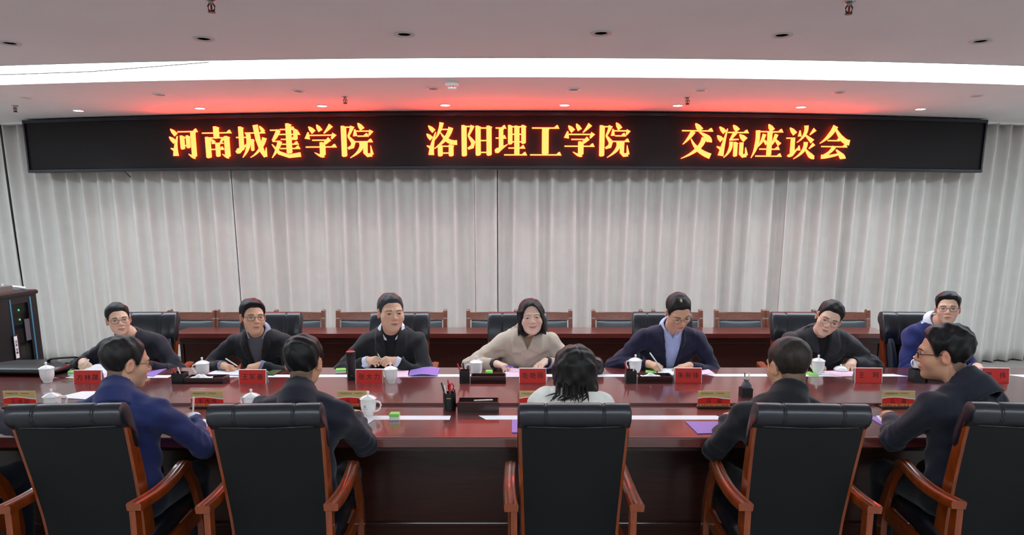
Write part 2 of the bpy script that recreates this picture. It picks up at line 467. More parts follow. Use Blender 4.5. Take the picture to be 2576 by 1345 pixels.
# characters, each drawn stroke by stroke on a 100 x 100 body in a heavy Song style
def H(x0, x1, y): return [('poly', [(x0, y - 2), (x1, y - 2), (x1 - 6, y + 10), (x1 - 11, y + 8), (x1 - 17, y + 2), (x0, y + 2)])]
def T(x0, x1, y): return [('poly', [(x0, y - 2), (x1, y - 2), (x1, y + 2), (x0, y + 2)])]
def V(x, y0, y1, w=16):
    h = w / 2
    return [('poly', [(x - h, y1 + 1), (x - h * 0.1, y1 + 2), (x + h + 2.5, y1 - 3), (x + h, y1 - 6), (x + h, y0 + 3), (x + h * 0.5, y0), (x - h * 0.5, y0 - 1), (x - h, y0 + 2)])]
def P(*p): return [('path', p)]
def D(x0, y0, x1, y1, w): return [('path', ((x0, y0, 3), (x0 * .55 + x1 * .45, y0 * .55 + y1 * .45, w * .85), (x1, y1, w)))]
GLY = {
 '河': D(6, 98, 24, 78, 15) + D(0, 72, 18, 54, 15) + P((28, 74, 3), (20, 40, 11), (18, 8, 19)) + P((2, 34, 3), (14, 28, 10)) + H(30, 100, 88) + V(44, 30, 74, 15) + V(64, 34, 74, 14) + T(44, 64, 68) + T(44, 64, 42) + V(82, 4, 88, 17) + P((84, 4, 14), (74, 6, 9), (62, 14, 2)),
 '南': H(0, 100, 82) + V(48, 64, 102, 19) + V(18, 0, 68, 18) + T(18, 84, 66) + V(82, 2, 70, 18) + P((84, 3, 12), (76, 4, 8), (64, 12, 2)) + D(28, 62, 40, 50, 11) + P((70, 64, 10), (60, 50, 5)) + T(30, 70, 48) + H(28, 72, 28) + V(50, 4, 48, 15),
 '城': T(0, 36, 66) + V(17, 24, 100, 16) + P((0, 22, 5), (6, 22, 18), (38, 46, 2)) + H(30, 98, 80) + P((40, 80, 15), (38, 36, 13), (18, 0, 2)) + T(38, 58, 58) + V(53, 22, 58, 11) + P((66, 106, 17), (72, 60, 16), (84, 20, 15), (94, 2, 11)) + P((94, 2, 11), (98, 32, 2)) + P((94, 64, 15), (76, 26, 9), (44, 0, 2)) + D(80, 102, 92, 84, 12),
 '建': T(0, 30, 88) + P((28, 88, 14), (16, 66, 12), (6, 54, 6)) + T(6, 32, 52) + P((30, 52, 15), (20, 26, 11), (2, -2, 2)) + P((4, 42, 3), (26, 14, 12), (58, 3, 12), (96, 8, 15)) + H(32, 82, 90) + H(26, 98, 74) + H(34, 84, 58) + H(36, 92, 42) + H(30, 96, 28) + V(60, 12, 108, 18) + V(82, 56, 90, 13),
 '学': D(12, 98, 28, 80, 16) + D(38, 104, 50, 84, 15) + P((84, 102, 15), (72, 88, 9), (60, 76, 3)) + P((10, 80, 4), (6, 58, 17)) + T(10, 94, 70) + P((94, 74, 15), (84, 58, 5)) + T(22, 80, 54) + P((78, 58, 14), (62, 44, 10)) + V(54, 4, 46, 18) + P((56, 5, 14), (46, 4, 9), (28, 14, 2)) + H(0, 100, 32),
 '院': V(10, 0, 98, 17) + T(10, 36, 95) + P((38, 98, 14), (32, 82, 9), (24, 66, 6)) + P((24, 66, 6), (40, 46, 15), (36, 32, 13), (22, 26, 7)) + D(56, 108, 70, 88, 16) + P((46, 88, 4), (46, 66, 14)) + T(44, 96, 82) + P((98, 84, 14), (90, 68, 4)) + H(54, 90, 66) + H(42, 102, 48) + P((64, 48, 14), (60, 22, 12), (28, -4, 2)) + P((78, 48, 14), (77, 12, 14), (84, 4, 12), (98, 6, 12)) + P((98, 6, 10), (94, 36, 2)),
 '洛': D(6, 98, 24, 80, 15) + D(0, 72, 16, 56, 15) + P((30, 78, 3), (18, 36, 12), (14, 4, 19)) + P((0, 34, 3), (12, 28, 10)) + P((50, 108, 14), (42, 80, 10), (26, 52, 2)) + T(46, 78, 86) + P((80, 92, 16), (62, 56, 13), (24, 24, 2)) + P((46, 76, 3), (70, 50, 14), (100, 44, 15)) + V(44, 0, 36, 16) + V(80, 0, 36, 16) + T(44, 80, 32) + T(44, 80, 10),
 '阳': V(10, 0, 98, 17) + T(10, 36, 95) + P((38, 98, 14), (32, 82, 9), (24, 66, 6)) + P((24, 66, 6), (40, 44, 15), (36, 30, 13), (22, 24, 7)) + V(56, 2, 96, 17) + V(92, 2, 96, 17) + T(56, 92, 90) + T(56, 92, 50) + T(56, 92, 12),
 '理': H(0, 36, 90) + H(0, 36, 58) + V(18, 24, 90, 15) + P((0, 14, 4), (6, 18, 17), (40, 38, 2)) + V(48, 38, 98, 15) + V(92, 40, 98, 15) + T(48, 92, 94) + T(48, 92, 70) + T(48, 92, 46) + V(70, 4, 96, 17) + H(42, 98, 26) + H(28, 104, 4),
 '工': H(6, 96, 90) + V(50, 6, 90, 22) + H(0, 104, 4),
 '交': D(42, 108, 60, 86, 18) + H(0, 100, 84) + P((36, 82, 16), (22, 60, 10), (4, 40, 2)) + P((56, 80, 4), (82, 62, 18), (88, 48, 18)) + P((72, 62, 16), (50, 24, 13), (0, -6, 2)) + P((30, 58, 3), (54, 24, 14), (94, 2, 18)),
 '流': D(6, 98, 24, 80, 15) + D(0, 70, 16, 54, 16) + P((32, 92, 3), (20, 36, 12), (14, 4, 19)) + P((0, 34, 3), (12, 28, 10)) + D(50, 104, 66, 86, 16) + H(34, 102, 80) + P((58, 80, 14), (44, 58, 6)) + P((40, 56, 6), (70, 58, 4)) + D(72, 74, 92, 56, 18) + P((46, 50, 12), (42, 22, 10), (24, -2, 2)) + V(61, 2, 48, 13) + P((80, 48, 13), (80, 10, 13), (86, 4, 12), (98, 6, 11)) + P((98, 6, 10), (94, 32, 2)),
 '座': D(52, 108, 66, 88, 17) + H(14, 102, 84) + P((18, 88, 14), (16, 40, 13), (0, -2, 2)) + P((40, 76, 12), (32, 52, 9), (20, 34, 2)) + P((36, 60, 4), (50, 44, 12)) + P((80, 76, 12), (72, 54, 9), (62, 36, 2)) + P((74, 62, 4), (92, 42, 14)) + V(58, 6, 84, 16) + H(26, 94, 27) + H(14, 102, 4),
 '谈': D(10, 98, 28, 78, 16) + T(0, 26, 64) + P((22, 66, 14), (22, 16, 15)) + P((8, 8, 6), (20, 10, 13), (42, 34, 2)) + P((64, 106, 14), (60, 76, 10), (36, 50, 2)) + P((44, 90, 3), (44, 70, 12)) + P((94, 94, 13), (78, 76, 3)) + P((62, 76, 4), (88, 54, 16)) + P((66, 52, 14), (58, 22, 11), (28, -4, 2)) + P((44, 40, 3), (44, 24, 11)) + P((94, 46, 12), (78, 30, 3)) + P((64, 32, 4), (84, 8, 16), (98, 2, 12)),
 '会': P((50, 106, 17), (30, 74, 13), (0, 48, 2)) + P((46, 106, 4), (74, 66, 16), (102, 52, 18)) + T(26, 66, 58) + P((62, 66, 12), (70, 58, 3)) + H(6, 96, 38) + P((50, 38, 14), (36, 20, 9), (14, 6, 9)) + P((8, 4, 14), (36, 6, 10), (70, 14, 7)) + P((58, 28, 4), (78, 8, 18), (84, -2, 18)),
}
def stroke_poly(st):
    if st[0] == 'poly': return st[1]
    p = [Vector((a, b)) for a, b, _ in st[1]]; w = [c for _, _, c in st[1]]
    if len(p) == 3:          # smooth three-point strokes
        q, ww = [], []
        for k in range(9):
            t = k / 8
            ctrl = p[1] * 2 - (p[0] + p[2]) * 0.5
            q.append(p[0] * (1 - t) ** 2 + ctrl * 2 * t * (1 - t) + p[2] * t * t)
            ww.append(np.interp(t, [0, .5, 1], w))
        p, w = q, ww
    L, R = [], []
    for i in range(len(p)):
        t = (p[min(i + 1, len(p) - 1)] - p[max(i - 1, 0)]).normalized()
        nn = Vector((-t.y, t.x)) * w[i] / 2
        L.append(p[i] + nn); R.append(p[i] - nn)
    return [(a.x, a.y) for a in L] + [(a.x, a.y) for a in reversed(R)]
def char(ch, xc, w, h, zc):
    m = MB()
    for st in GLY[ch]:
        pl = stroke_poly(st)
        A = [bp(xc + (a / 100 - .5) * w, zc + (b / 100 - .5) * h, 0.034) for a, b in pl]
        B = [bp(xc + (a / 100 - .5) * w, zc + (b / 100 - .5) * h, 0.028) for a, b in pl]
        n = len(pl)
        m.add(A + B, [tuple(range(n)), tuple(range(2 * n - 1, n - 1, -1))] + [(i, (i + 1) % n, n + (i + 1) % n, n + i) for i in range(n)])
    o = m.build('character', M['led'], bn)
for word, xa, xb in (('河南城建学院', -3.62, -1.40), ('洛阳理工学院', -0.885, 1.21), ('交流座谈会', 1.71, 3.56)):
    n = len(word); pit = (xb - xa) / n
    for i, ch in enumerate(word):
        char(ch, xa + pit * (i + .5), pit * 0.88, 0.305, 2.523)

# ------------------------------------------------------------------ the conference table
TZ = 0.76
TY0, TY1 = 3.02, 4.52
def race(inset, xs=3.75, n=14, y0=None, y1=None):
    """racetrack outline, inset from the table edge"""
    y0 = TY0 + inset if y0 is None else y0; y1 = TY1 - inset if y1 is None else y1
    cy = (y0 + y1) / 2; r = (y1 - y0) / 2
    p = []
    for k in range(n + 1):
        a = -pi / 2 + pi * k / n; p.append((xs + r * cos(a) * 0.9, cy + r * sin(a)))
    for k in range(n + 1):
        a = pi / 2 + pi * k / n; p.append((-xs + r * cos(a) * 0.9, cy + r * sin(a)))
    return p
def ring(inset, z): return [(x, y, z) for x, y in race(inset)]
tb = thing('conference_table', 'long glossy mahogany conference table between the two rows of seated people', 'table', (0, 3.77, 0))
def tl(m): m.v = [(x, y - 3.77, z) for x, y, z in m.v]; return m
m = MB(); m.loft([ring(0.012, TZ - 0.055), ring(0.0, TZ - 0.047)] + [ring(.010 * (1 - cos(a)), TZ - .010 + .010 * sin(a)) for a in np.linspace(0, pi / 2, 8)])
tl(m).build('tabletop', M['mahogany'], tb)
m = MB()
m.loft([[(x, y, z) for x, y in race(0, 3.75, 14, 3.555 + i, 3.985 - i)] for z, i in ((TZ, 0), (TZ + 0.013, 0), (TZ + 0.016, 0.004))])
tl(m).build('raised_centre', M['mahogany'], tb)
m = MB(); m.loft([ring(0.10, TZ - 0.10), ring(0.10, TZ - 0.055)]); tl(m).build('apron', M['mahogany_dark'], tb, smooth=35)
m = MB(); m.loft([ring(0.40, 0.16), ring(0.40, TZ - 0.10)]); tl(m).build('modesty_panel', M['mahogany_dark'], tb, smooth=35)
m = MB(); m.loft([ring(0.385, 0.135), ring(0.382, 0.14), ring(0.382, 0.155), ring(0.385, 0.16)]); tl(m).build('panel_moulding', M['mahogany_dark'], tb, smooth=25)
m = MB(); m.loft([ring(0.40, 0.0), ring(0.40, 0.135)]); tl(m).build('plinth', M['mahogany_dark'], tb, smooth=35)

# long back-row desk before the curtain
dk = thing('back_row_desk', 'long dark wooden desk along the curtain behind the far row of chairs', 'desk', (0.17, 6.0, 0))
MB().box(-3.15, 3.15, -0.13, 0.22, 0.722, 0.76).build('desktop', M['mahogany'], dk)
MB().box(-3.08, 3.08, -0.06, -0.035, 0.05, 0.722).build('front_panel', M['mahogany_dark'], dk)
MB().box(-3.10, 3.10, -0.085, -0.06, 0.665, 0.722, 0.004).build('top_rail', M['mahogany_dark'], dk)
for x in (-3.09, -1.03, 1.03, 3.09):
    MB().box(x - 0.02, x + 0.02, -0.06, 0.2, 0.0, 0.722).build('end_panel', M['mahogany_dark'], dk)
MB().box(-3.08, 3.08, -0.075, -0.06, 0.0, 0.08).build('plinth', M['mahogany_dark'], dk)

# ------------------------------------------------------------------ back-row wooden chairs
def back_chair():
    """faces -y; origin on the floor below the seat"""
    t = thing('wooden_chair', '', 'chair', (0, 0, 0))
    W = 0.225
    for s in (-1, 1):
        m = MB(); prof = [(0.20, 0.0), (0.205, 0.44), (0.225, 0.62), (0.255, 0.80), (0.27, 0.885)]
        m.loft([[(s * W - .019, y - .02, z), (s * W + .019, y - .02, z), (s * W + .019, y + .02, z), (s * W - .019, y + .02, z)] for y, z in prof] +
               [[(s * W - .012, .262, .897), (s * W + .012, .262, .897), (s * W + .012, .284, .897), (s * W - .012, .284, .897)]])
        m.build('back_post', M['bench_wood'], t, smooth=40)
        m = MB().loft([[(s * W - r, -.2 - r, z), (s * W + r, -.2 - r, z), (s * W + r, -.2 + r, z), (s * W - r, -.2 + r, z)] for z, r in ((0, .015), (.42, .019))])
        m.build('front_leg', M['bench_wood'], t)
        MB().box(s * W - .012, s * W + .012, -.18, .19, .36, .41).build('side_rail', M['bench_wood'], t)
    n = 9
    m = MB(); m.loft([[(x, .235 + .0, .800), (x, .27, .800), (x, .285, .868 + .004 * cos(x * 7)), (x, .252, .868 + .004 * cos(x * 7))] for x in np.linspace(-W + .015, W - .015, n)])
    m.build('top_rail', M['bench_wood'], t, smooth=40)
    m = MB(); m.loft([[(x, .205, .57), (x, .235, .57), (x, .245, .60), (x, .215, .60)] for x in np.linspace(-W + .015, W - .015, 3)])
    m.build('lower_rail', M['bench_wood'], t)
    m = MB()
    rings = []
    for z, b, y in ((.602, 0, .215), (.615, .012, .212), (.69, .026, .222), (.77, .02, .238), (.793, .006, .243), (.797, 0, .246)):
        rings.append([(x, y - b * (1 - (x / .2) ** 4), z) for x in np.linspace(-.195, .195, 9)] + [(x, y + .02, z) for x in np.linspace(.195, -.195, 9)])
    m.loft(rings); m.build('back_pad', M['bench_leather'], t, smooth=50)
    MB().box(-.215, .215, -.215, .2, .41, .46, .02).build('seat', M['bench_leather'], t, smooth=40)
    return t
BC = [(-3.03, 'half hidden by the big chair of the man with pen in fist'), (-2.60, 'behind the dark-jacketed man with grey sweater, rack side'), (-2.02, 'behind the grey-sweater man, on his left hand'),
      (-1.43, 'behind the man in dark coat, rack side'), (-0.86, 'behind the man in dark coat, next to the bare desk gap'), (-0.19, 'behind the woman in beige coat, rack side'),
      (0.33, 'just past the woman in beige coat'), (1.0, 'behind the writing man in blue shirt, rack side'), (1.57, 'behind the writing man in blue shirt, far side from rack'),
      (2.17, 'standing clear of people between writing man and man with tilted head'), (2.65, 'hidden mostly by the big chair of the man with tilted head'), (3.16, 'at the desk end between the last two big chairs')]
bc0 = None
for x, lab in BC:
    lab = 'low wooden chair ' + lab
    if bc0 is None:
        bc0 = back_chair(); bc0.location = (x, 6.18, 0); bc0['label'] = lab; bc0['group'] = 'wooden chairs along the back desk'
    else: dup(bc0, lab, (x, 6.18, 0))

# ------------------------------------------------------------------ executive chairs (face +y)
def exec_chair():
    t = thing('executive_chair', '', 'chair', (0, 0, 0), 0, None)
    def prof(z):                       # y of the rear surface of the back
        return float(np.interp(z, [0.40, 0.55, 0.75, 0.92, 1.0, 1.075], [-0.215, -0.225, -0.262, -0.300, -0.318, -0.330]))
    def width(z): return float(np.interp(z, [0.4, 0.6, 0.9, 1.07], [0.198, 0.205, 0.215, 0.218]))
    zz = np.linspace(0.44, 1.01, 14)
    # rear shell
    m = MB(); rings = []
    for z in zz:
        w, y = width(z) - .012, prof(z)
        rings.append([(x, y + .004 * (x / w) ** 2, z) for x in np.linspace(-w, w, 9)] + [(x, y + .02, z) for x in np.linspace(w, -w, 9)])
    m.loft(rings); m.build('back_shell', M['leather_back'], t, smooth=50)
    # front padding of the back: centre pad and two side bolsters
    def pad(x0, x1, z0, z1, d, name, mm):
        m = MB(); rings = []
        for k in range(11):
            q = k / 10; z = z0 + (z1 - z0) * q
            bulge = (1 - (2 * q - 1) ** 6)
            f = []
            for x in np.linspace(x0, x1, 9):
                u = (x - x0) / (x1 - x0) * 2 - 1
                f.append((x, prof(z) + .02 + d * (0.35 + 0.65 * bulge * (1 - u ** 6)), z))
            rings.append([(x, prof(z) + .018, z) for x in np.linspace(x1, x0, 9)] + f)
        m.loft(rings); return m.build(name, mm, t, smooth=50)
    pad(-.105, .105, .50, .90, .055, 'centre_pad', M['leather'])
    for s in (-1, 1):
        # bolsters taper outwards like folded wings
        m = MB(); rings = []
        for k in range(11):
            q = k / 10; z = .50 + .43 * q
            xi = .10 + .045 * q ** 2; xo = width(z) - .02
            d = .06 * (1 - (2 * q - 1) ** 8) + .012
            f = []
            for u in np.linspace(-1, 1, 7):
                x = (xi + xo) / 2 + u * (xo - xi) / 2
                f.append((s * x, prof(z) + .02 + d * (0.4 + .6 * (1 - u ** 4)) + .015 * (u + 1) / 2, z))
            rings.append([(s * x, prof(z) + .018, z) for x in np.linspace(xo, xi, 7)] + f)
        m.loft(rings); b = m.build('side_bolster', M['leather_gray'], t, smooth=50)
        m = MB()
        for k in range(9):
            z = .56 + k * .035
            m.box(s * (width(z) - .038) - .002, s * (width(z) - .038) + .002, prof(z) + .085, prof(z) + .094, z, z + .02)
        m.build('lacing', M['seam'], b)
    # head roll: padded front cushion that rolls over the top
    m = MB(); secs = []
    xs = [-1, -.985, -.96, -.80, -.56, -.515, -.505, -.495, -.45, -.2, 0, .2, .45, .495, .505, .515, .56, .80, .96, .985, 1]
    for u in xs:
        w = .219; x = u * w
        g = 1.0 - .07 * max(0, 1 - abs(abs(u) - .505) / .022) - .42 * max(0, (abs(u) - .955) / .045) ** 2
        outl = []
        # section in (y, z): rear lip, roll over top, long front apron
        sec = [(-.012, .985), (-.022, .992), (-.036, 1.012), (-.038, 1.040), (-.026, 1.064), (-.002, 1.075), (.026, 1.071), (.048, 1.052), (.066, 1.02), (.080, .97), (.084, .92), (.074, .87 - .03 * (1 - u * u)), (.045, .855 - .03 * (1 - u * u)), (.02, .87), (.018, .95)]
        cyy, czz = .015, 1.01
        for yy, z in sec:
            yb = prof(min(z, 1.0)) + .004
            Y = cyy + (yy - cyy) * g; Z = czz + (z - czz) * (g if z > 1.0 else 1 - (1 - g) * .35)
            outl.append((x, yb + Y, Z))
        secs.append(outl)
    m.loft(secs); hr = m.build('head_roll', M['leather'], t, smooth=60)
    # stitched rolled-on seams across the head roll
    for u in (-.53, -.48, .48, .53):
        x = u * .219; pts = []
        for yy, z in [(-.019, .992), (-.034, 1.012), (-.036, 1.040), (-.024, 1.062), (-.001, 1.0725), (.026, 1.068), (.047, 1.05), (.064, 1.02), (.078, .97), (.082, .92)]:
            pts.append((x, prof(min(z, 1.0)) + .004 + yy, z))
        MB().tube(pts, .0022, 6).build('seam', M['seam'], hr, smooth=60)
    MB().tube([(x, prof(.983) - .004, .983 - .006 * (1 - (x / .2) ** 2)) for x in np.linspace(-.18, .18, 9)], .003, 6).build('shell_piping', M['leather'], t, smooth=60)
    for s in (-1, 1):
        # curved wooden side frame
        m = MB(); rings = []
        for z in np.linspace(.40, .99, 15):
            w, y = width(z), prof(z)
            dep = float(np.interp(z, [.4, .6, .85, .95, .99], [.085, .075, .062, .055, .03]))
            rings.append([(s * (w - .014), y + .003, z), (s * (w - .002), y + .005, z), (s * (w + .003), y + dep * .5, z), (s * (w + .001), y + dep, z), (s * (w - .014), y + dep, z)])
        m.loft(rings); m.build('side_frame', M['chair_wood'], t, smooth=50)
        # armrest: sweeping board, highest in front, ridged along its length
        m = MB(); rings = []
        for k in range(13):
            q = k / 12; y = -.375 + .50 * q
            z = .682 - .022 * sin(pi * q) + .014 * q * q - (.03 * max(0, (q - .88) / .12) ** 2)
            xc = .243 + .008 * sin(pi * q * .9)
            hw = .029 - .005 * q
            th = .03
            tp = [(-1, -.004), (-.8, .004), (-.45, 0.0), (-.3, .005), (.0, .006), (.3, .005), (.45, 0.0), (.8, .004), (1, -.004)]
            rings.append([(s * (xc + u * hw), y, z + dz) for u, dz in tp] + [(s * (xc + hw * .9), y, z - th), (s * (xc - hw * .9), y, z - th)])
        m.loft(rings); m.build('armrest', M['chair_wood'], t, smooth=50)
        # front arm post, S-shaped
        m = MB(); rings = []
        for z, y, w in ((.0, .20, .020), (.12, .215, .022), (.30, .235, .024), (.42, .225, .027), (.55, .175, .024), (.62, .125, .024), (.658, .10, .03)):
            rings.append([(s * .246 - .014, y - w, z), (s * .246 + .014, y - w, z), (s * .246 + .014, y + w, z), (s * .246 - .014, y + w, z)])
        m.loft(rings); m.build('arm_post', M['chair_wood'], t, smooth=50)
        # rear leg, runs up to the armrest
        m = MB(); rings = []
        for z, y in ((.0, -.40), (.15, -.375), (.35, -.355), (.55, -.348), (.657, -.345)):
            rings.append([(s * .232 - .012, y - .022, z), (s * .232 + .012, y - .022, z), (s * .232 + .012, y + .022, z), (s * .232 - .012, y + .022, z)])
        m.loft(rings); m.build('rear_leg', M['chair_wood'], t, smooth=50)
        MB().box(s * .236 - .013, s * .236 + .013, -.35, .22, .33, .40, .004).build('side_rail', M['chair_wood'], t)
    MB().box(-.225, .225, .19, .215, .33, .40, .004).build('front_rail', M['chair_wood'], t)
    MB().box(-.225, .225, -.36, -.335, .33, .39, .004).build('rear_rail', M['chair_wood'], t)
    m = MB(); rings = []
    for z, i in ((.395, .0), (.41, -.004), (.44, -.006), (.462, .004), (.472, .03)):
        rings.append([(x, y, z) for x, y in [(-.205 + i, -.20 + i), (0, -.205 + i), (.205 - i, -.20 + i), (.215 - i, 0), (.21 - i, .215 - i), (.1, .235 - i), (-.1, .235 - i), (-.21 + i, .215 - i), (-.215 + i, 0)]])
    m.loft(rings); m.build('seat', M['leather'], t, smooth=50)
    return t
NEAR = [(-2.60, 2.81, 0.0, 'black leather executive chair at the very edge of the frame, under the grey sleeve'),
        (-1.73, 2.845, 0.06, 'black leather executive chair behind the writing man in navy blue suit'),
        (-0.962, 2.845, 0.05, 'black leather executive chair behind dark-suited man beside the lidded mug'),
        (0.240, 2.85, 0.0, 'black leather executive chair behind the woman in white jacket'),
        (1.167, 2.845, -0.05, 'black leather executive chair behind the crew-cut man in black suit'),
        (2.02, 2.85, -0.10, 'black leather executive chair behind the dark-suited man turned in profile')]
ec0 = exec_chair()
ec0['group'] = 'executive chairs on the camera side'
for i, (x, y, r, lab) in enumerate(NEAR):
    if i == 0:
        ec0.location = (x, y, 0); ec0.rotation_euler = (0, 0, r); ec0['label'] = lab
    else: dup(ec0, lab, (x, y, 0), r).scale = (1, 1, .983)
FAR = [(-2.66, 4.67, 0.05, 'black executive chair of the man with pen in fist near the server rack'), (-1.755, 4.67, 0.03, 'black executive chair of the man in grey sweater with wristwatch'),
       (-0.822, 4.67, 0.0, 'black executive chair of the man with clasped hands'), (0.04, 4.67, 0.0, 'black executive chair of the woman in beige coat'),
       (1.095, 4.67, -0.02, 'black executive chair of the man writing in blue shirt'), (2.11, 4.67, -0.03, 'black executive chair of the man with tilted head in dark jacket'),
       (2.915, 4.67, -0.05, 'black executive chair of the man in bright navy suit at the table end')]
for x, y, r, lab in FAR:
    c_ = dup(ec0, lab, (x, y, 0), pi + r); c_['group'] = 'executive chairs on the curtain side'

# ------------------------------------------------------------------ server rack and mixer
ra = radians(90)
rk = thing('server_rack', 'black equipment rack with glass door and blue trims by the curtain', 'server rack', (-3.83, 5.16, 0), ra)
RH = 1.19
MB().box(-.31, .31, .03, .62, .04, RH - .03).build('cabinet', M['rack'], rk)
MB().box(-.325, .325, -.015, .63, RH - .035, RH, .008).build('top_cover', M['rack'], rk)
MB().box(-.31, .31, .0, .62, .0, .04).build('plinth', M['rack'], rk)
d = MB(); d.box(-.31, .030, 0, .03, .04, RH - .035).box(.205, .31, 0, .03, .04, RH - .035).box(.030, .205, 0, .03, RH - .09, RH - .035).box(.030, .205, 0, .03, .04, .12)
dr_ = d.build('door_frame', M['rack'], rk)
MB().box(.030, .205, .010, .016, .12, RH - .09).build('door_glass', M['smoke_glass'], dr_)
MB().box(.006, .018, -.004, .0, .06, RH - .05).build('trim_strip', M['blue_trim'], rk)
MB().box(.226, .240, -.004, .0, .06, RH - .05).build('trim_strip', M['blue_trim'], rk)
for z0, z1 in ((.16, .24), (.27, .33), (.36, .44), (.48, .60), (.63, .76), (.79, .90), (.93, 1.04)):
    u = MB().box(.034, .155, .022, .030, z0, z1, .002).build('rack_unit', M['rack_unit'], rk)
MB().box(.162, .174, .022, .030, .16, 1.05).build('mounting_rail', M['rack_unit'], rk)
for z in (1.05, .975):
    MB().lathe([(0.008, 0), (0.008, .004)], n=10).build('status_light', M['green_led'], rk, (.105, .008, z), (pi / 2, 0, 0))
lb = MB().box(-.012, .022, -.016, -.013, .69, .86).build('label_strip', M['paper'], rk)
tm = text_mesh('机柜 设备', 0.024, 0.0006, M['ink'])
o = link('lettering', tm, lb); o.location = (.005, -.0168, .775); o.rotation_euler = (pi / 2, pi / 2, 0)
MB().box(-.014, .050, -.013, -.001, .62, .87, .004).build('door_handle', M['black_plastic'], rk)
MB().box(.150, .212, .004, .008, .80, .97).build('sticker', M['label_gray'], rk)
mx = thing('audio_mixer', 'small grey audio mixer with knobs on top of the rack', 'mixer', (-4.02, 5.13, RH), ra)
MB().prism([(-.12, 0), (.16, 0), (.16, .075), (-.12, .045)], -.19, .19, 'x').build('body', M['mixer'], mx)
kb = MB().lathe([(.008, 0), (.007, .014), (0, .014)], n=8).mesh('knob', M['white_plastic'], 40)
kr = MB().lathe([(.008, 0), (.007, .014), (0, .014)], n=8).mesh('knob', M['red_plastic'], 40)
for i in range(6):
    for j in range(4):
        o = link('knob', kr if (i == 4 and j == 3) else kb, mx); y = -.08 + j * .06
        o.location = (-.15 + i * .058, y, .045 + (y + .12) * .107)
cb = MB().tube([(-4.02, 5.35, RH + .012), (-3.98, 5.38, RH + .030), (-3.92, 5.40, RH + .024), (-3.88, 5.43, RH + .012)], .012, 8)
tag(cb.build('white_cable', M['white_plastic'], smooth=60), 'short white cable lying beside the grey mixer on the rack', 'cable')

# ------------------------------------------------------------------ things on the table
# lidded mugs
def mug_proto():
    t = thing('lidded_mug', '', 'mug', (0, 0, 0), 0, 'white lidded mugs on the table')
    MB().lathe([(0.0, .001), (.024, 0), (.026, .003), (.025, .009), (.030, .016), (.037, .034), (.0395, .055), (.0400, .086), (.0375, .086), (.036, .05), (.0, .02)], n=28).build('body', M['porcelain'], t, smooth=50)
    ld = MB().lathe([(.0, .086), (.0435, .0865), (.0435, .0895), (.039, .093), (.028, .100), (.012, .1055), (.0055, .108)], n=28).build('lid', M['porcelain'], t, smooth=50)
    MB().lathe([(.0055, .106), (.0055, .113), (.0075, .119), (.0075, .123), (.004, .127), (0, .128)], n=14).build('knob', M['porcelain'], ld, smooth=60)
    MB().tube([(.036, 0, .072), (.052, 0, .076), (.066, 0, .071), (.071, 0, .058), (.066, 0, .042), (.054, 0, .028), (.033, 0, .022)], [.006, .0055, .005, .005, .005, .005, .006], 8).build('handle', M['porcelain'], t, smooth=60)
    m = MB()
    pts = [(.0405, a) for a in ()]
    def on(a, z): return (.0397 * sin(a) * 1.008, -.0397 * cos(a) * 1.008, z)
    for k in range(14):
        b0, b1 = 2 * pi * k / 14, 2 * pi * (k + 1) / 14
        q = [(.17 * cos(b0), .054 + .0065 * sin(b0)), (.17 * cos(b1), .054 + .0065 * sin(b1)), (.12 * cos(b1), .054 + .0045 * sin(b1)), (.12 * cos(b0), .054 + .0045 * sin(b0))]
        m.add([on(a, z) for a, z in q], [(0, 1, 2, 3)])
    for a0, a1, z0, z1 in ((-.07, .07, .0525, .0555), (-.02, .02, .050, .058)) + tuple((-.34 + .09 * k, -.28 + .09 * k, .041, .0435) for k in range(8)):
        m.add([on(a0, z0), on(a1, z0), on(a1, z1), on(a0, z1)], [(0, 1, 2, 3)])
    m.build('emblem', M['emblem'], t)
    return t
MUGS = [(-2.86, 4.095, 2.6, 'white lidded mug in front of the flat black bag near the rack'), (-1.967, 4.24, 3.0, 'white lidded mug behind the pen tray beside the grey-sweater man'),
        (-.742, 4.075, 2.0, 'white lidded mug touching the red name plate of the man with clasped hands'), (-.229, 4.27, 3.3, 'white lidded mug behind the pen tray beside the woman in beige coat'),
        (.800, 4.33, 2.4, 'white lidded mug behind the black pen cup beside the writing man in blue shirt'), (1.981, 4.32, 1.9, 'white lidded mug before the tilted-head man, its neighbour lid lying flat'),
        (2.70, 4.42, 3.4, 'white lidded mug half hidden by the face of the profile man'), (-2.386, 3.43, 1.0, 'white lidded mug whose lid peeps over the chair of the navy-suited writing man'),
        (-1.351, 3.43, 2.8, 'white lidded mug whose knob peeps beside the shoulder of the dark-suited man'), (-.737, 3.385, -.25, 'white lidded mug with blue emblem and handle on the near side of the table')]
mg = None
for x, y, r, lab in MUGS:
    if mg is None: mg = mug_proto(); mg.location = (x, y, TZ); mg.rotation_euler = (0, 0, r); mg['label'] = lab
    else: dup(mg, lab, (x, y, TZ), r)
t = thing('mug_lid', 'loose round white mug lid held between the hands of the tilted-head man', 'lid', (2.175, 4.41, TZ + .006))
MB().lathe([(.0, .0), (.045, .0), (.0445, .006), (.040, .013), (.028, .022), (.012, .027), (.0, .028)], n=26).build('dome', M['porcelain'], t, smooth=60)
MB().lathe([(.006, .026), (.0075, .034), (.004, .039), (0, .04)], n=12).build('knob', M['porcelain'], t, smooth=60)

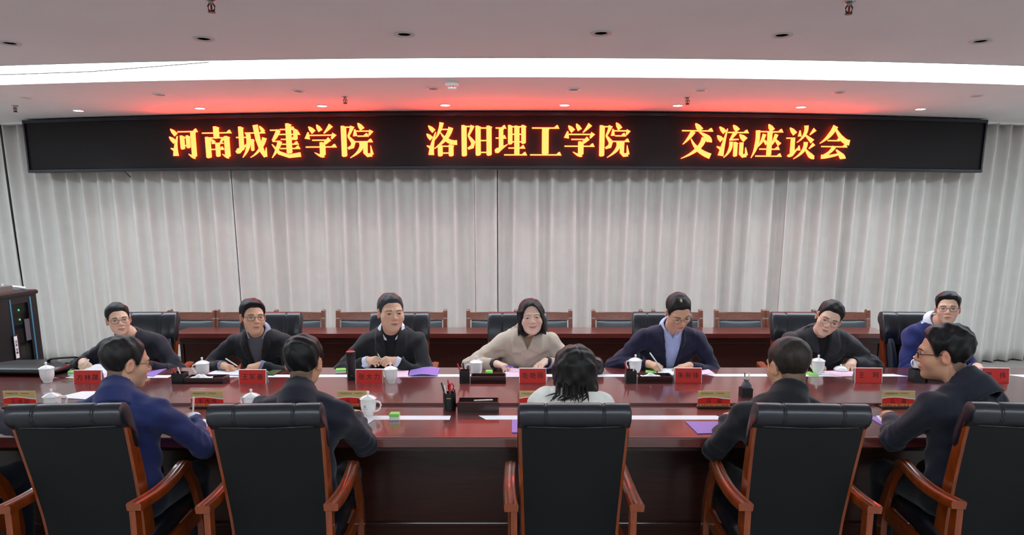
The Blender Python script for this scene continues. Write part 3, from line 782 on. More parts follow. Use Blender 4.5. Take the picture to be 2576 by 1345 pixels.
# red name plates facing the camera
def far_plate(x, y, name, label, r=0.0):
    t = thing('name_plate', label, 'name plate', (x, y, TZ), r, 'red name plates on the far side')
    W, Hh = .160, .088
    m = MB()
    m.add([(-W / 2, 0, 0), (W / 2, 0, 0), (W / 2, .012, Hh), (-W / 2, .012, Hh), (-W / 2, .002, 0), (W / 2, .002, 0), (W / 2, .014, Hh), (-W / 2, .014, Hh)],
          [(0, 1, 2, 3), (7, 6, 5, 4), (0, 4, 5, 1), (1, 5, 6, 2), (2, 6, 7, 3), (3, 7, 4, 0)])
    m.build('card', M['red_card'], t)
    m = MB()
    for a, b in ((-W / 2 - .003, -W / 2 - .0004), (W / 2 + .0004, W / 2 + .003)):
        m.add([(a, -.001, 0), (b, -.001, 0), (b, .011, Hh), (a, .011, Hh), (a, .003, 0), (b, .003, 0), (b, .015, Hh), (a, .015, Hh)],
              [(0, 1, 2, 3), (7, 6, 5, 4), (0, 4, 5, 1), (1, 5, 6, 2), (2, 6, 7, 3), (3, 7, 4, 0)])
    m.box(-W / 2 - .003, W / 2 + .003, .010, .022, Hh, Hh + .002)
    m.add([(-W / 2 - .003, .02, Hh), (W / 2 + .003, .02, Hh), (W / 2 + .003, .05, 0), (-W / 2 - .003, .05, 0)], [(0, 1, 2, 3)])
    m.build('acrylic_stand', M['white_plastic'], t)
    n = len(name)
    for i, ch in enumerate(name):
        px = (i - (n - 1) / 2) * (.046 if n == 3 else .085)
        o = link('lettering', text_mesh(ch, .040, .0003, M['ink']), t)
        o.location = (px, .0052, .047); o.rotation_euler = (pi / 2 - .135, 0, 0)
    return t
for x, y, nm, lab, r in ((-2.569, 4.02, '方林晟', 'red name plate by the open notebook of the man with pen in fist', .03), (-1.577, 4.035, '王军豪', 'red name plate by the hands of the grey-sweater man with wristwatch', 0),
                         (-.868, 4.04, '张大力', 'red name plate between black thermos and lidded mug', 0), (.127, 4.07, '毛艳丽', 'red name plate before the woman in beige coat', 0),
                         (1.082, 4.08, '朱新锋', 'red name plate before the writing man in blue shirt', -.02), (2.189, 4.08, '王珂', 'red two-character name plate before the tilted-head man', -.03),
                         (2.968, 4.08, '贺伟', 'red two-character name plate at the shoulder of the profile man', -.05)):
    far_plate(x, y, nm, lab, r)
# gold and red name plates of the near side
def near_plate(x, y, name, label):
    t = thing('name_plate', label, 'name plate', (x, y, TZ), 0, 'gold and red name plates on the near side')
    W, Hh = .172, .084
    MB().box(-W / 2 - .004, W / 2 + .004, -.02, .026, 0, .008, .002).build('base', M['black_plastic'], t)
    MB().box(-W / 2, W / 2, .0, .004, .008, .008 + Hh).build('card', M['gold'], t)
    wave = [(-W / 2, .050), (-W * .3, .0555), (-W * .1, .057), (W * .1, .0545), (W * .3, .049), (W / 2, .046)]
    wm = MB(); wm.prism([(a, b + .004) for a, b in wave] + [(a, b) for a, b in reversed(wave)], -.0004, 0, 'y'); wm.build('white_wave', M['paper'], t)
    rm = MB(); rm.prism(wave + [(W / 2, .022), (-W / 2, .022)], -.0004, 0, 'y'); rm.build('red_field', M['red_card'], t)
    om = MB(); om.prism([(-W / 2, .022), (W / 2, .022), (W / 2, .010), (-W / 2, .010)], -.0004, 0, 'y'); om.build('orange_field', M['orange_print'], t)
    r = random.Random(int(abs(x) * 100)); sk = MB(); xx = -W / 2 + .004
    while xx < W / 2 - .012:
        w = r.uniform(.004, .011); h = r.uniform(.003, .009)
        sk.prism([(xx, .010), (xx + w, .010), (xx + w, .010 + h), (xx + w / 2, .012 + h), (xx, .010 + h)], -.0008, -.0003, 'y'); xx += w + r.uniform(.002, .012)
    sk.build('skyline', M['skyline'], t)
    o = link('lettering', text_mesh('河南城建学院', .0105, .0002, M['gray_ink']), t); o.location = (-.040, -.0006, .078); o.rotation_euler = (pi / 2, 0, 0)
    o = link('lettering', text_mesh('交流座谈会', .0085, .0002, M['gray_ink']), t); o.location = (.03, -.0006, .079); o.rotation_euler = (pi / 2, 0, 0)
    n = len(name)
    for i, ch in enumerate(name):
        o = link('lettering', text_mesh(ch, .027, .0003, M['ink']), t)
        o.location = ((i - (n - 1) / 2) * (.036 if n == 3 else .060), -.0008, .036); o.rotation_euler = (pi / 2, 0, 0)
for x, nm, lab in ((-2.622, '王战功', 'gold and red name plate at the frame edge by the half-hidden mug lid'), (-1.624, '李伟伟', 'gold and red name plate above the writing hand of the navy-suited man'),
                   (-.845, '张亮', 'gold and red name plate partly hidden behind the mug with blue emblem'), (.125, '杨丽', 'gold and red name plate mostly hidden behind the woman in white'),
                   (1.076, '冯超', 'gold and red name plate beside the elbow of the crew-cut man'), (2.058, '孔磊', 'gold and red name plate partly covered by arm of the profile man')):
    near_plate(x, 3.522, nm, lab)

# pen cups and desk trays
def pen_cup(x, y, label, h=.082, w=.031, rnd=False, z=TZ):
    t = thing('pen_cup', label, 'pen cup', (x, y, z), 0, 'black pen cups on the table')
    if rnd:
        MB().lathe([(.0, .0), (w, 0), (w + .001, .004), (w + .001, h), (w - .002, h), (w - .003, .01), (0, .01)], n=24).build('cup', M['black_plastic'], t, smooth=40)
        MB().box(-.013, .011, -w - .0016, -w + .002, h - .026, h - .023).build('gold_mark', M['gold'], t)
    else:
        m = MB(); m.loft([[(sx * (w - i), sy * (w - i), z) for sx, sy in ((-1, -1), (1, -1), (1, 1), (-1, 1))] for z, i in ((0, 0), (h, 0), (h, .003), (.008, .003))]); m.build('cup', M['black_plastic'], t)
    return t
def tray(x, y, label, w=.20, d=.11, h=.046):
    t = thing('desk_tray', label, 'tray', (x, y, TZ), 0, 'dark wooden desk trays on the table')
    m = MB(); m.box(-w / 2, w / 2, -d / 2, d / 2, 0, .006)
    m.box(-w / 2, w / 2, -d / 2, -d / 2 + .006, .006, h).box(-w / 2, w / 2, d / 2 - .006, d / 2, .006, h)
    m.box(-w / 2, -w / 2 + .006, -d / 2 + .006, d / 2 - .006, .006, h).box(w / 2 - .006, w / 2, -d / 2 + .006, d / 2 - .006, .006, h)
    m.build('box', M['tray'], t)
    MB().box(-w / 2 + .007, w / 2 - .007, -d / 2 + .007, d / 2 - .007, h * .55, h * .62).build('liner', M['mahogany_dark'], t)
    return t
def pen(p, q, label, col='red_plastic', r=.0042, group='pens in the pen cups', nm='pen'):
    p, q = Vector(p), Vector(q); d = q - p
    t = thing(nm, label, 'pen', tuple(p), 0, group)
    MB().tube([Vector(), d * .03, d * .62], [r * .3, r, r], 8).build('barrel', M[col], t, smooth=50)
    MB().tube([d * .62, d * .97, d], [r * 1.12, r * 1.05, r * .6], 8).build('cap', M['red_plastic' if col == 'red_plastic' else ('white_plastic' if col == 'white_plastic' else 'black_plastic')], t, smooth=50)
    return t
def tissue(x, y, z, label, s=1.0, seed=1):
    r = np.random.RandomState(seed); n = 13; v = []
    for j in range(n):
        for i in range(n):
            u, w = i / (n - 1) - .5, j / (n - 1) - .5
            e = max(0, 1 - 2.4 * sqrt(u * u + w * w))
            v.append((u * .13 * s + r.uniform(-.004, .004), w * .07 * s + r.uniform(-.003, .003), .003 + .028 * s * e * (0.6 + .6 * abs(sin(9 * u + 5 * w + seed))) + r.uniform(0, .005)))
    f = [(j * n + i, j * n + i + 1, (j + 1) * n + i + 1, (j + 1) * n + i) for j in range(n - 1) for i in range(n - 1)]
    m = MB(); m.add(v, f); o = m.build('tissue', M['paper'], None, (x, y, z), smooth=50)
    return tag(o, label, 'tissue', 'crumpled tissues in the trays')
# beside the grey-sweater man
pen_cup(-2.02, 4.05, 'dark pen cup with tilted red pen beside the tray of the grey-sweater man', .072, .036)
tray(-1.862, 4.06, 'dark desk tray with crumpled tissue before the grey-sweater man', .235, .10)
tissue(-1.90, 4.06, TZ + .030, 'crumpled tissue in the tray before the grey-sweater man', 1.0, 3)
pen((-2.035, 4.05, TZ + .02), (-2.10, 4.06, TZ + .125), 'brown pencil leaning out of the cup by grey-sweater man', 'chair_wood', .0035, nm='pencil')
pen((-2.02, 4.045, TZ + .02), (-2.06, 4.05, TZ + .10), 'red pen in the cup by the grey-sweater man')
pen((-2.005, 4.05, TZ + .02), (-2.03, 4.05, TZ + .105), 'white pen in the cup by the grey-sweater man', 'white_plastic')
# beside the woman in beige
pen_cup(-.290, 4.085, 'square black pen cup before the mug of the woman in beige coat', .078, .030)
tray(-.145, 4.09, 'dark desk tray holding white papers before woman in beige coat', .215, .10)
pen((-.30, 4.085, TZ + .02), (-.335, 4.09, TZ + .118), 'red pen in the square cup by woman in beige')
pen((-.285, 4.08, TZ + .02), (-.30, 4.08, TZ + .125), 'dark red pen in the square cup by woman in beige', 'mahogany')
pen((-.28, 4.09, TZ + .02), (-.268, 4.09, TZ + .105), 'black pen in the square cup by woman in beige', 'black_plastic')
# beside the writing man in blue shirt
pen_cup(.728, 4.09, 'square black pen cup before the mug of the writing man in blue shirt', .078, .032)
tray(.875, 4.10, 'dark desk tray with white tissue before the writing man in blue shirt', .21, .10)
tissue(.855, 4.10, TZ + .030, 'crumpled tissue in the tray before the writing man in blue shirt', .9, 8)
pen((.715, 4.09, TZ + .02), (.690, 4.09, TZ + .13), 'red pen in the cup by the writing man in blue shirt')
pen((.728, 4.08, TZ + .02), (.712, 4.08, TZ + .12), 'dark red pen in the cup by the writing man in blue shirt', 'mahogany')
pen((.74, 4.10, TZ + .02), (.752, 4.10, TZ + .10), 'white pen in the cup by the writing man in blue shirt', 'white_plastic')
# at the end, behind the profile man
pen_cup(2.500, 4.11, 'black pen cup beside the face of the profile man', .078, .034)
tray(2.62, 4.12, 'dark desk tray hidden behind the profile man', .15, .10)
# near side
pen_cup(-.330, 3.49, 'round black pen cup with red pens on the near side of the table', .092, .033, True)
tray(-.176, 3.475, 'dark desk tray standing next to the round pen cup', .215, .10, .056)
pen((-.338, 3.49, TZ + .02), (-.372, 3.495, TZ + .145), 'pencil with gold tip in the round pen cup', 'chair_wood', nm='pencil')
pen((-.335, 3.485, TZ + .02), (-.355, 3.485, TZ + .132), 'white and black pen in the round pen cup', 'white_plastic')
pen((-.322, 3.495, TZ + .02), (-.338, 3.50, TZ + .160), 'tall red pen in the round pen cup')
pen((-.312, 3.49, TZ + .02), (-.302, 3.49, TZ + .108), 'short black pen in the round pen cup', 'black_plastic')
sc = thing('scissors', 'red handled scissors in the round pen cup', 'scissors', (-.325, 3.482, TZ + .02), 0)
MB().box(-.006, .006, -.001, .001, 0, .08).build('blades', M['steel'], sc)
for s in (-1, 1):
    MB().tube([(s * .002, 0, .08), (s * .013 + .004, 0, .092), (s * .015 + .004, 0, .112), (s * .006 + .004, 0, .124), (s * .001, 0, .112), (s * .001, 0, .09)], .0045, 7).build('handle', M['red_plastic'], sc, smooth=60)
pen((-.20, 3.455, TZ + .058), (-.10, 3.46, TZ + .060), 'white pen lying on the desk tray beside the round cup', 'white_plastic', .004, 'pens lying on the table')
t = pen_cup(1.305, 3.70, 'low black pen cup holding a clear wrapped bundle by the crew-cut man', .05, .030, False, TZ + .016)
m = MB(); m.lathe([(.012, .03), (.024, .045), (.029, .060), (.022, .075), (.013, .088), (.017, .097), (0, .094)], n=11)
_r = random.Random(2); m.v = [(x * _r.uniform(.7, 1.15), y * _r.uniform(.7, 1.15), z + _r.uniform(-.004, .004)) for x, y, z in m.v]
tag(m.build('plastic_bag', M['label_gray'], None, (1.305, 3.70, TZ + .016), smooth=60), 'crumpled grey plastic bundle in the low pen cup by crew-cut man', 'bag')
for k, dx in enumerate((-.012, .014)):
    pen((1.305 + dx * .5, 3.70, TZ + .09), (1.305 + dx, 3.70, TZ + .150), ('white' if k else 'pale pink') + ' pen sticking out of the grey bundle by crew-cut man', 'white_plastic' if k else 'pink', .0028)

# papers, folders, strips
def sheet(name, label, cat, poly, m, z=.7612, th=.0012, curl=0.0, group=None, grid=None):
    """thin sheet; with curl a four-cornered one is bent up along its middle"""
    mb = MB()
    if curl and len(poly) == 4:
        n = 10; a, b, c, d = [Vector((*p, 0)) for p in poly]; top = []; 
        for i in range(n + 1):
            u = i / n; h = curl * (sin(pi * u) if curl > 0 else abs(u - .5) * 2)
            h = abs(h)
            p0 = a.lerp(b, u); p1 = d.lerp(c, u)
            top.append([(p0.x, p0.y, z + h), (p1.x, p1.y, z + h), (p1.x, p1.y, z + th + h), (p0.x, p0.y, z + th + h)])
        mb.loft(top)
    else:
        mb.prism(poly, z, z + th)
    o = mb.build(name, M[m], smooth=40)
    return tag(o, label, cat, group)
for x0, x1, y, sl, lab in ((-2.90, -2.18, 4.245, .0, 'white paper strip along the far side by the black bag'), (-1.86, -.66, 4.262, .02, 'white paper strip along the far side by the black thermos'),
                       (-.66, .95, 4.272, .0, 'white paper strip along the far side between the purple folder and writing man'), (1.27, 2.50, 4.280, .03, 'white paper strip along the far side before the tilted-head man'),
                       (3.22, 3.75, 4.262, .03, 'white paper strip along the far side at the table end'),
                       (-1.50, -.313, 3.335, .0, 'white paper strip along the near side by mug with blue emblem'), (-.151, .95 + .115, 3.338, .02, 'white paper strip along the near side, passing before the white-jacketed woman')):
    sheet('paper_strip', lab, 'paper', [(x0 + sl, y - .035), (x1 + sl, y - .035), (x1 - sl, y + .035), (x0 - sl, y + .035)], 'paper', .7602, .0008, group='white paper strips on the table')
# left end
bg = thing('laptop_bag', 'flat black padded bag lying at the table end by the rack', 'bag', (-3.16, 4.42, TZ))
m = MB(); ol = [(-.26, -.16), (.23, -.19), (.27, -.05), (.15, .06), (.02, .15), (-.22, .12), (-.30, .02)]
m.loft([[(x * s, y * s, z) for x, y in ol] for z, s in ((.006, .9), (.02, .98), (.034, 1.0), (.044, .97), (.050, .85))]); m.build('body', M['black_plastic'], bg, smooth=60)
m = MB().tube([(x * .99, y * .99, .028) for x, y in ol + ol[:1]], .006, 8); m.build('zip_piping', M['black_matte'], bg, smooth=60)
m = MB().tube([(.05, .06, .052), (.10, .02, .075), (.18, .02, .082), (.235, .06, .078), (.25, .10, .06), (.20, .11, .055)], .011, 8, ratio=.6); m.build('strap', M['black_matte'], bg, smooth=60)
sheet('folder', 'brown-edged black folder under the flat bag near the rack', 'folder', [(-3.02, 4.25), (-2.83, 4.20), (-2.80, 4.36), (-3.04, 4.40)], 'mahogany_dark', .7605, .005)
nb = thing('notebook', 'open white notebook under the fist with pen', 'notebook', (-2.71, 4.36, TZ))
for s in (-1, 1):
    m = MB(); rings = []
    for i in range(9):
        u = i / 8; h = .004 + .028 * sin(pi * min(1, u * 1.15)) ** 0.8 * (1 - .5 * u)
        rings.append([(s * u * .125, -.085, .001), (s * u * .125, .085, .001), (s * u * .125, .085, h + .012), (s * u * .125, -.085, h)])
    m.loft(rings); m.build('page_block', M['paper'], nb, smooth=60)
MB().box(-.13, .13, -.09, .09, 0, .002).build('cover', M['purple'], nb)
sheet('paper_sheet', 'pink sheet peeping from under the open notebook', 'paper', [(-2.66, 4.225), (-2.50, 4.225), (-2.50, 4.30), (-2.66, 4.30)], 'pink', .7612)
sheet('folder', 'purple folder on the far side beside the head of navy-suited man', 'folder', [(-2.47, 4.28), (-2.28, 4.235), (-2.31, 4.46), (-2.47, 4.47)], 'purple', .7612, .004)
sheet('paper_sheet', 'white papers under the hands of the grey-sweater man', 'paper', [(-1.98, 4.30), (-1.62, 4.25), (-1.60, 4.40), (-1.95, 4.42)], 'paper', .7612, .004)
sheet('note_pad', 'violet edged pad beneath the grey-sweater man\'s papers', 'notepad', [(-1.96, 4.285), (-1.62, 4.235), (-1.62, 4.26), (-1.96, 4.31)], 'purple', .7612, .003)
def packet(name, label, cat, x, y, w, d, h, top, side, r=0.0):
    t = thing(name, label, cat, (x, y, TZ), r, 'small packets on the table')
    MB().box(-w / 2, w / 2, -d / 2, d / 2, .0005, h * .55, .002).build('box', M[side], t)
    MB().box(-w / 2 - .0005, w / 2 + .0005, -d / 2 - .0005, d / 2 + .0005, h * .5, h, .003).build('wrapper', M[top], t)
packet('tissue_packet', 'green and white packet behind the red plate of man with pen in fist', 'packet', -2.80, 4.275, .07, .06, .03, 'green', 'white_plastic')
packet('tissue_packet', 'green and white packet lying beside the black thermos', 'packet', -1.118, 4.355, .065, .055, .026, 'green', 'white_plastic', .2)
packet('tissue_packet', 'green packet between mug and hand of the woman in beige coat', 'packet', -.148, 4.315, .045, .045, .024, 'green', 'green')
packet('tissue_packet', 'green and white packet on the near paper strip beside mug with emblem', 'packet', -.589, 3.305, .048, .045, .035, 'green', 'white_plastic')
packet('card_case', 'olive and black packet at the cuff of the grey-sweater man', 'packet', -1.555, 4.335, .066, .13, .010, 'olive', 'black_plastic', -.1)
sheet('sticky_note', 'green note beside the mug of the writing man in blue shirt', 'note', [(.87, 4.34), (.945, 4.335), (.94, 4.42), (.885, 4.42)], 'green', .7612, .004)
sheet('sticky_note', 'green note standing at the ear of the crew-cut man', 'note', [(1.90, 4.26), (1.96, 4.25), (1.95, 4.36), (1.91, 4.36)], 'green', .7612, .006)
th = thing('thermos', 'tall black thermos flask with red rim beside a red name plate', 'thermos', (-1.005, 4.17, TZ))
MB().lathe([(0, 0), (.026, 0), (.0275, .003), (.028, .15)], n=24).build('body', M['black_plastic'], th, smooth=40)
MB().lathe([(.0285, .15), (.0285, .176), (.026, .178)], n=24).build('lid', M['black_matte'], th, smooth=40)
MB().lathe([(.0275, .177), (.024, .180), (.0, .180)], n=24).build('red_rim', M['red_plastic'], th, smooth=40)
o = link('lettering', text_mesh('华', .010, .0003, M['gray_ink']), th); o.location = (.006, -.0288, .03); o.rotation_euler = (pi / 2, 0, .2)
o = MB().box(.0105, .019, -.0275, -.0255, .026, .0275).build('print_line', M['gray_ink'], th)
sheet('paper_sheet', 'white papers under the clasped hands', 'paper', [(-1.03, 4.31), (-.74, 4.30), (-.75, 4.46), (-1.05, 4.46)], 'paper', .7612, .003)
sheet('paper_sheet', 'pink sheet between the clasped hands and purple folder', 'paper', [(-.745, 4.24), (-.665, 4.24), (-.69, 4.47), (-.77, 4.47)], 'pink', .7614, .002)
sheet('folder', 'violet-blue folder lying open beside the clasped-hands man', 'folder', [(-.66, 4.245), (-.475, 4.245), (-.485, 4.48), (-.68, 4.475)], 'purple', .7614, .003, .012)
sheet('paper_sheet', 'pink sheet before the woman in beige coat', 'paper', [(-.045, 4.27), (.22, 4.24), (.22, 4.50), (-.005, 4.50)], 'pink', .7616, .002)
sheet('paper_sheet', 'white sheet under the pink one before the woman in beige coat', 'paper', [(-.06, 4.26), (.16, 4.245), (.16, 4.46), (-.035, 4.44)], 'paper', .7608, .0008)
m = MB(); m.loft([[(.16 + .20 * u, 4.36 - .02 * u, .765 + .075 * u ** 1.3), (.23 + .20 * u, 4.50 + .04 * u, .765 + .085 * u ** 1.3), (.231 + .20 * u, 4.50 + .04 * u, .768 + .085 * u ** 1.3), (.161 + .20 * u, 4.36 - .02 * u, .768 + .075 * u ** 1.3)] for u in np.linspace(0, 1, 8)])
tag(m.build('folder', M['blue_purple'], smooth=40), 'blue-violet folder cover raised beside the woman in beige coat', 'folder')
hb = thing('handbag', 'rounded black handbag on the table beside the dark hair of white-jacketed woman', 'bag', (.50, 4.34, TZ))
m = MB(); m.loft([[(x * s + .0, y * s, z) for x, y in ((-.16, -.05), (.06, -.055), (.095, -.03), (.10, .0), (.09, .04), (.05, .06), (-.16, .06))] for z, s in ((.0, .85), (.02, .98), (.05, 1.0), (.08, .93), (.10, .75), (.108, .5))]); m.build('body', M['leather'], hb, smooth=60)
MB().tube([(-.10, -.03, .10), (-.06, -.035, .13), (.0, -.03, .135), (.04, -.02, .10)], .006, 8).build('handle', M['leather'], hb, smooth=60)
sheet('paper_sheet', 'white papers under the writing hand of the man in blue shirt', 'paper', [(.95, 4.29), (1.15, 4.255), (1.16, 4.47), (.96, 4.47)], 'paper', .7612, .003)
sheet('paper_sheet', 'pink sheet spread beside the writing man in blue shirt', 'paper', [(1.13, 4.26), (1.315, 4.315), (1.305, 4.50), (1.13, 4.50)], 'pink', .7625, .002)
sheet('paper_sheet', 'pink sheet before the tilted-head man', 'paper', [(2.03, 4.39), (2.08, 4.235), (2.26, 4.25), (2.27, 4.42)], 'pink', .7614, .002)
sheet('paper_sheet', 'white sheet edge under the pink one before the tilted-head man', 'paper', [(1.94, 4.25), (2.10, 4.235), (2.10, 4.34), (2.02, 4.35)], 'paper', .7606, .0008)
ph = thing('phone', 'black phone lying by the cuff of the tilted-head man', 'phone', (2.315, 4.47, TZ), .35)
MB().box(-.05, .05, -.035, .035, .0005, .009, .003).build('body', M['black_plastic'], ph); MB().box(-.047, .047, -.032, .032, .009, .0094).build('glass', M['smoke_glass'], ph)
sheet('folder', 'blue-violet folder under the phone of the tilted-head man', 'folder', [(2.30, 4.40), (2.43, 4.38), (2.46, 4.50), (2.34, 4.505)], 'blue_purple', .7602, .0004)
sheet('paper_sheet', 'white papers at the shoulder of the profile man by the last name plate', 'paper', [(2.98, 4.32), (3.10, 4.27), (3.16, 4.42), (3.02, 4.45)], 'paper', .7612, .006)
sheet('paper_sheet', 'white sheet beside the shoulder of the navy-suited man on raised table centre', 'paper', [(-2.52, 3.66), (-2.33, 3.62), (-2.30, 3.80), (-2.46, 3.79)], 'paper', .7775, .003)
sheet('paper_sheet', 'white sheet under the hand of the navy-suited writing man', 'paper', [(-1.72, 3.14), (-1.47, 3.13), (-1.50, 3.30), (-1.70, 3.31)], 'paper', .7612, .002)
sheet('paper_sheet', 'white sheet under the elbow of the dark-suited man', 'paper', [(-.86, 3.17), (-.72, 3.17), (-.69, 3.30), (-.86, 3.30)], 'paper', .7612, .002)
sheet('folder', 'purple folder edge beside the chair of white-jacketed woman', 'folder', [(.0, 3.085), (.20, 3.085), (.20, 3.285), (.0, 3.285)], 'purple', .7612, .004)
sheet('folder', 'purple folder lying by the elbow of the crew-cut man', 'folder', [(.87, 3.07), (1.00, 3.08), (1.06, 3.26), (.86, 3.26)], 'purple', .7612, .003)
sheet('paper_sheet', 'pink sheet showing behind the purple folder by the crew-cut man', 'paper', [(1.03, 3.20), (1.12, 3.20), (1.12, 3.285), (1.03, 3.275)], 'pink', .7610, .0015)
sheet('folder', 'pale purple folder at the elbow of the profile man', 'folder', [(1.80, 3.15), (1.96, 3.15), (1.97, 3.36), (1.81, 3.34)], 'purple', .7612, .003)
bk = thing('booklet', 'white booklet with black drawing on the pale purple folder', 'booklet', (1.91, 3.275, .7644), -.25)
MB().box(-.075, .075, -.05, .05, 0, .006).build('pages', M['paper'], bk); MB().box(-.076, .076, -.0515, -.050, 0, .006).build('spine', M['olive'], bk)
MB().tube([(-.05, .03, .0065), (-.035, .012, .0065), (-.015, .018, .0065), (-.005, .006, .0065), (.012, .02, .0065), (.02, .034, .0065)], .002, 6).build('drawing', M['ink'], bk)

# ------------------------------------------------------------------ people: signed-distance modelling
def smin(a, b, k):
    if k <= 0: return np.minimum(a, b)
    h = np.clip(0.5 + 0.5 * (b - a) / k, 0, 1)
    return b + (a - b) * h - k * h * (1 - h)
def smax(a, b, k): return -smin(-a, -b, k)

class Field:
    def __init__(s, lo, hi, h):
        s.lo = np.array(lo, float); s.h = h
        n = np.ceil((np.array(hi) - s.lo) / h).astype(int) + 1
        s.ax = [s.lo[i] + h * np.arange(n[i]) for i in range(3)]
        s.F = np.full(n, 0.3, np.float32)
    def sub(s, lo, hi, pad):
        sl = []
        for i in range(3):
            a = int(max(0, math.floor((lo[i] - pad - s.lo[i]) / s.h))); b = int(min(len(s.ax[i]), math.ceil((hi[i] + pad - s.lo[i]) / s.h) + 1))
            if b <= a: return None
            sl.append(slice(a, b))
        return tuple(sl)
    def grid(s, sl):
        return (s.ax[0][sl[0]][:, None, None].astype(np.float32), s.ax[1][sl[1]][None, :, None].astype(np.float32), s.ax[2][sl[2]][None, None, :].astype(np.float32))
    def add(s, fn, lo, hi, k=0.0, op='u', pad=None):
        sl = s.sub(lo, hi, (k * 1.2 + 3 * s.h) if pad is None else pad)
        if sl is None: return
        d = fn(*s.grid(sl))
        if op == 'u': s.F[sl] = smin(s.F[sl], d, k)
        elif op == 's': s.F[sl] = smax(s.F[sl], -d, k)
    def cap(s, a, b, ra, rb=None, k=0.0, op='u'):
        rb = ra if rb is None else rb
        a = np.array(a, float); b = np.array(b, float); r = max(ra, rb)
        s.add(lambda X, Y, Z: sd_cap(X, Y, Z, a, b, ra, rb), np.minimum(a, b) - r, np.maximum(a, b) + r, k, op)
    def ell(s, c, r, R=None, k=0.0, op='u'):
        c = np.array(c, float); r = np.array(r, float); m = r.max()
        s.add(lambda X, Y, Z: sd_ell(X, Y, Z, c, r, R), c - m, c + m, k, op)
    def all(s, fn):
        s.F = fn(s.F, *s.grid((slice(None),) * 3)).astype(np.float32)

def sd_cap(X, Y, Z, a, b, ra, rb):
    d = b - a; l2 = float(d @ d) + 1e-12
    t = np.clip(((X - a[0]) * d[0] + (Y - a[1]) * d[1] + (Z - a[2]) * d[2]) / l2, 0, 1)
    return np.sqrt((X - a[0] - t * d[0]) ** 2 + (Y - a[1] - t * d[1]) ** 2 + (Z - a[2] - t * d[2]) ** 2) - (ra + (rb - ra) * t)
def sd_ell(X, Y, Z, c, r, R=None):
    x, y, z = X - c[0], Y - c[1], Z - c[2]
    if R is not None:
        x, y, z = (R[0, 0] * x + R[1, 0] * y + R[2, 0] * z, R[0, 1] * x + R[1, 1] * y + R[2, 1] * z, R[0, 2] * x + R[1, 2] * y + R[2, 2] * z)
    k0 = np.sqrt((x / r[0]) ** 2 + (y / r[1]) ** 2 + (z / r[2]) ** 2)
    k1 = np.sqrt((x / r[0] ** 2) ** 2 + (y / r[1] ** 2) ** 2 + (z / r[2] ** 2) ** 2) + 1e-6
    return k0 * (k0 - 1) / k1

_E = [(a, b) for a in range(8) for b in range(a + 1, 8) if bin(a ^ b).count('1') == 1]
def surface_net(fld):
    """vertices and quads of the zero surface"""
    F = fld.F; n = F.shape
    c = [F[(a >> 0 & 1):n[0] - 1 + (a >> 0 & 1), (a >> 1 & 1):n[1] - 1 + (a >> 1 & 1), (a >> 2 & 1):n[2] - 1 + (a >> 2 & 1)] for a in range(8)]
    cnt = sum((q < 0).astype(np.uint8) for q in c)
    act = (cnt > 0) & (cnt < 8)
    ijk = np.argwhere(act)
    idx = np.full(act.shape, -1, np.int64); idx[act] = np.arange(len(ijk))
    vals = [q[act] for q in c]
    acc = np.zeros((len(ijk), 3)); num = np.zeros(len(ijk))
    for a, b in _E:
        fa, fb = vals[a], vals[b]; m = (fa < 0) != (fb < 0)
        t = np.where(m, fa / np.where(m, fa - fb, 1), 0)
        for ax in range(3):
            va, vb = a >> ax & 1, b >> ax & 1
            acc[:, ax] += np.where(m, va + (vb - va) * t, 0)
        num += m
    V = fld.lo + fld.h * (ijk + acc / num[:, None])
    Q = []
    S = F < 0
    for ax in range(3):
        u, w = [(1, 2), (2, 0), (0, 1)][ax]
        sl0 = [slice(1, -1)] * 3; sl1 = [slice(1, -1)] * 3
        sl0[ax] = slice(0, -1); sl1[ax] = slice(1, None)
        s0, s1 = S[tuple(sl0)], S[tuple(sl1)]
        for inside_first in (True, False):
            e = np.argwhere((s0 & ~s1) if inside_first else (~s0 & s1))
            if not len(e): continue
            off = np.ones(3, int); off[ax] = 0
            e = e + off
            def cell(du, dw):
                p = e.copy(); p[:, u] -= du; p[:, w] -= dw
                return idx[p[:, 0], p[:, 1], p[:, 2]]
            q = np.stack([cell(1, 1), cell(0, 1), cell(0, 0), cell(1, 0)], 1)
            if not inside_first: q = q[:, ::-1]
            Q.append(q)
    Q = np.concatenate(Q)
    Q = Q[(Q >= 0).all(1)]
    return V, Q

def np_mesh(name, V, Q, m, col=None):
    me = bpy.data.meshes.new(name)
    k = Q.shape[1]
    me.vertices.add(len(V)); me.vertices.foreach_set('co', np.ascontiguousarray(V, np.float32).ravel())
    me.loops.add(len(Q) * k); me.loops.foreach_set('vertex_index', np.ascontiguousarray(Q, np.int32).ravel())
    me.polygons.add(len(Q)); me.polygons.foreach_set('loop_start', np.arange(0, len(Q) * k, k, dtype=np.int32))
    me.polygons.foreach_set('use_smooth', np.ones(len(Q), bool))
    me.update(calc_edges=True)
    me.validate()
    if col is not None:
        at = me.attributes.new('Col', 'FLOAT_COLOR', 'POINT')
        at.data.foreach_set('color', np.ascontiguousarray(col, np.float32).ravel())
    for q in (m if isinstance(m, list) else [m]): me.materials.append(q)
    return me

def nrm(v):
    v = np.array(v, float); return v / (np.linalg.norm(v) + 1e-12)
def rotmat(yaw, pitch, roll):
    return np.array(Matrix.Rotation(radians(yaw), 3, 'Z') @ Matrix.Rotation(radians(pitch), 3, 'X') @ Matrix.Rotation(radians(roll), 3, 'Y'))

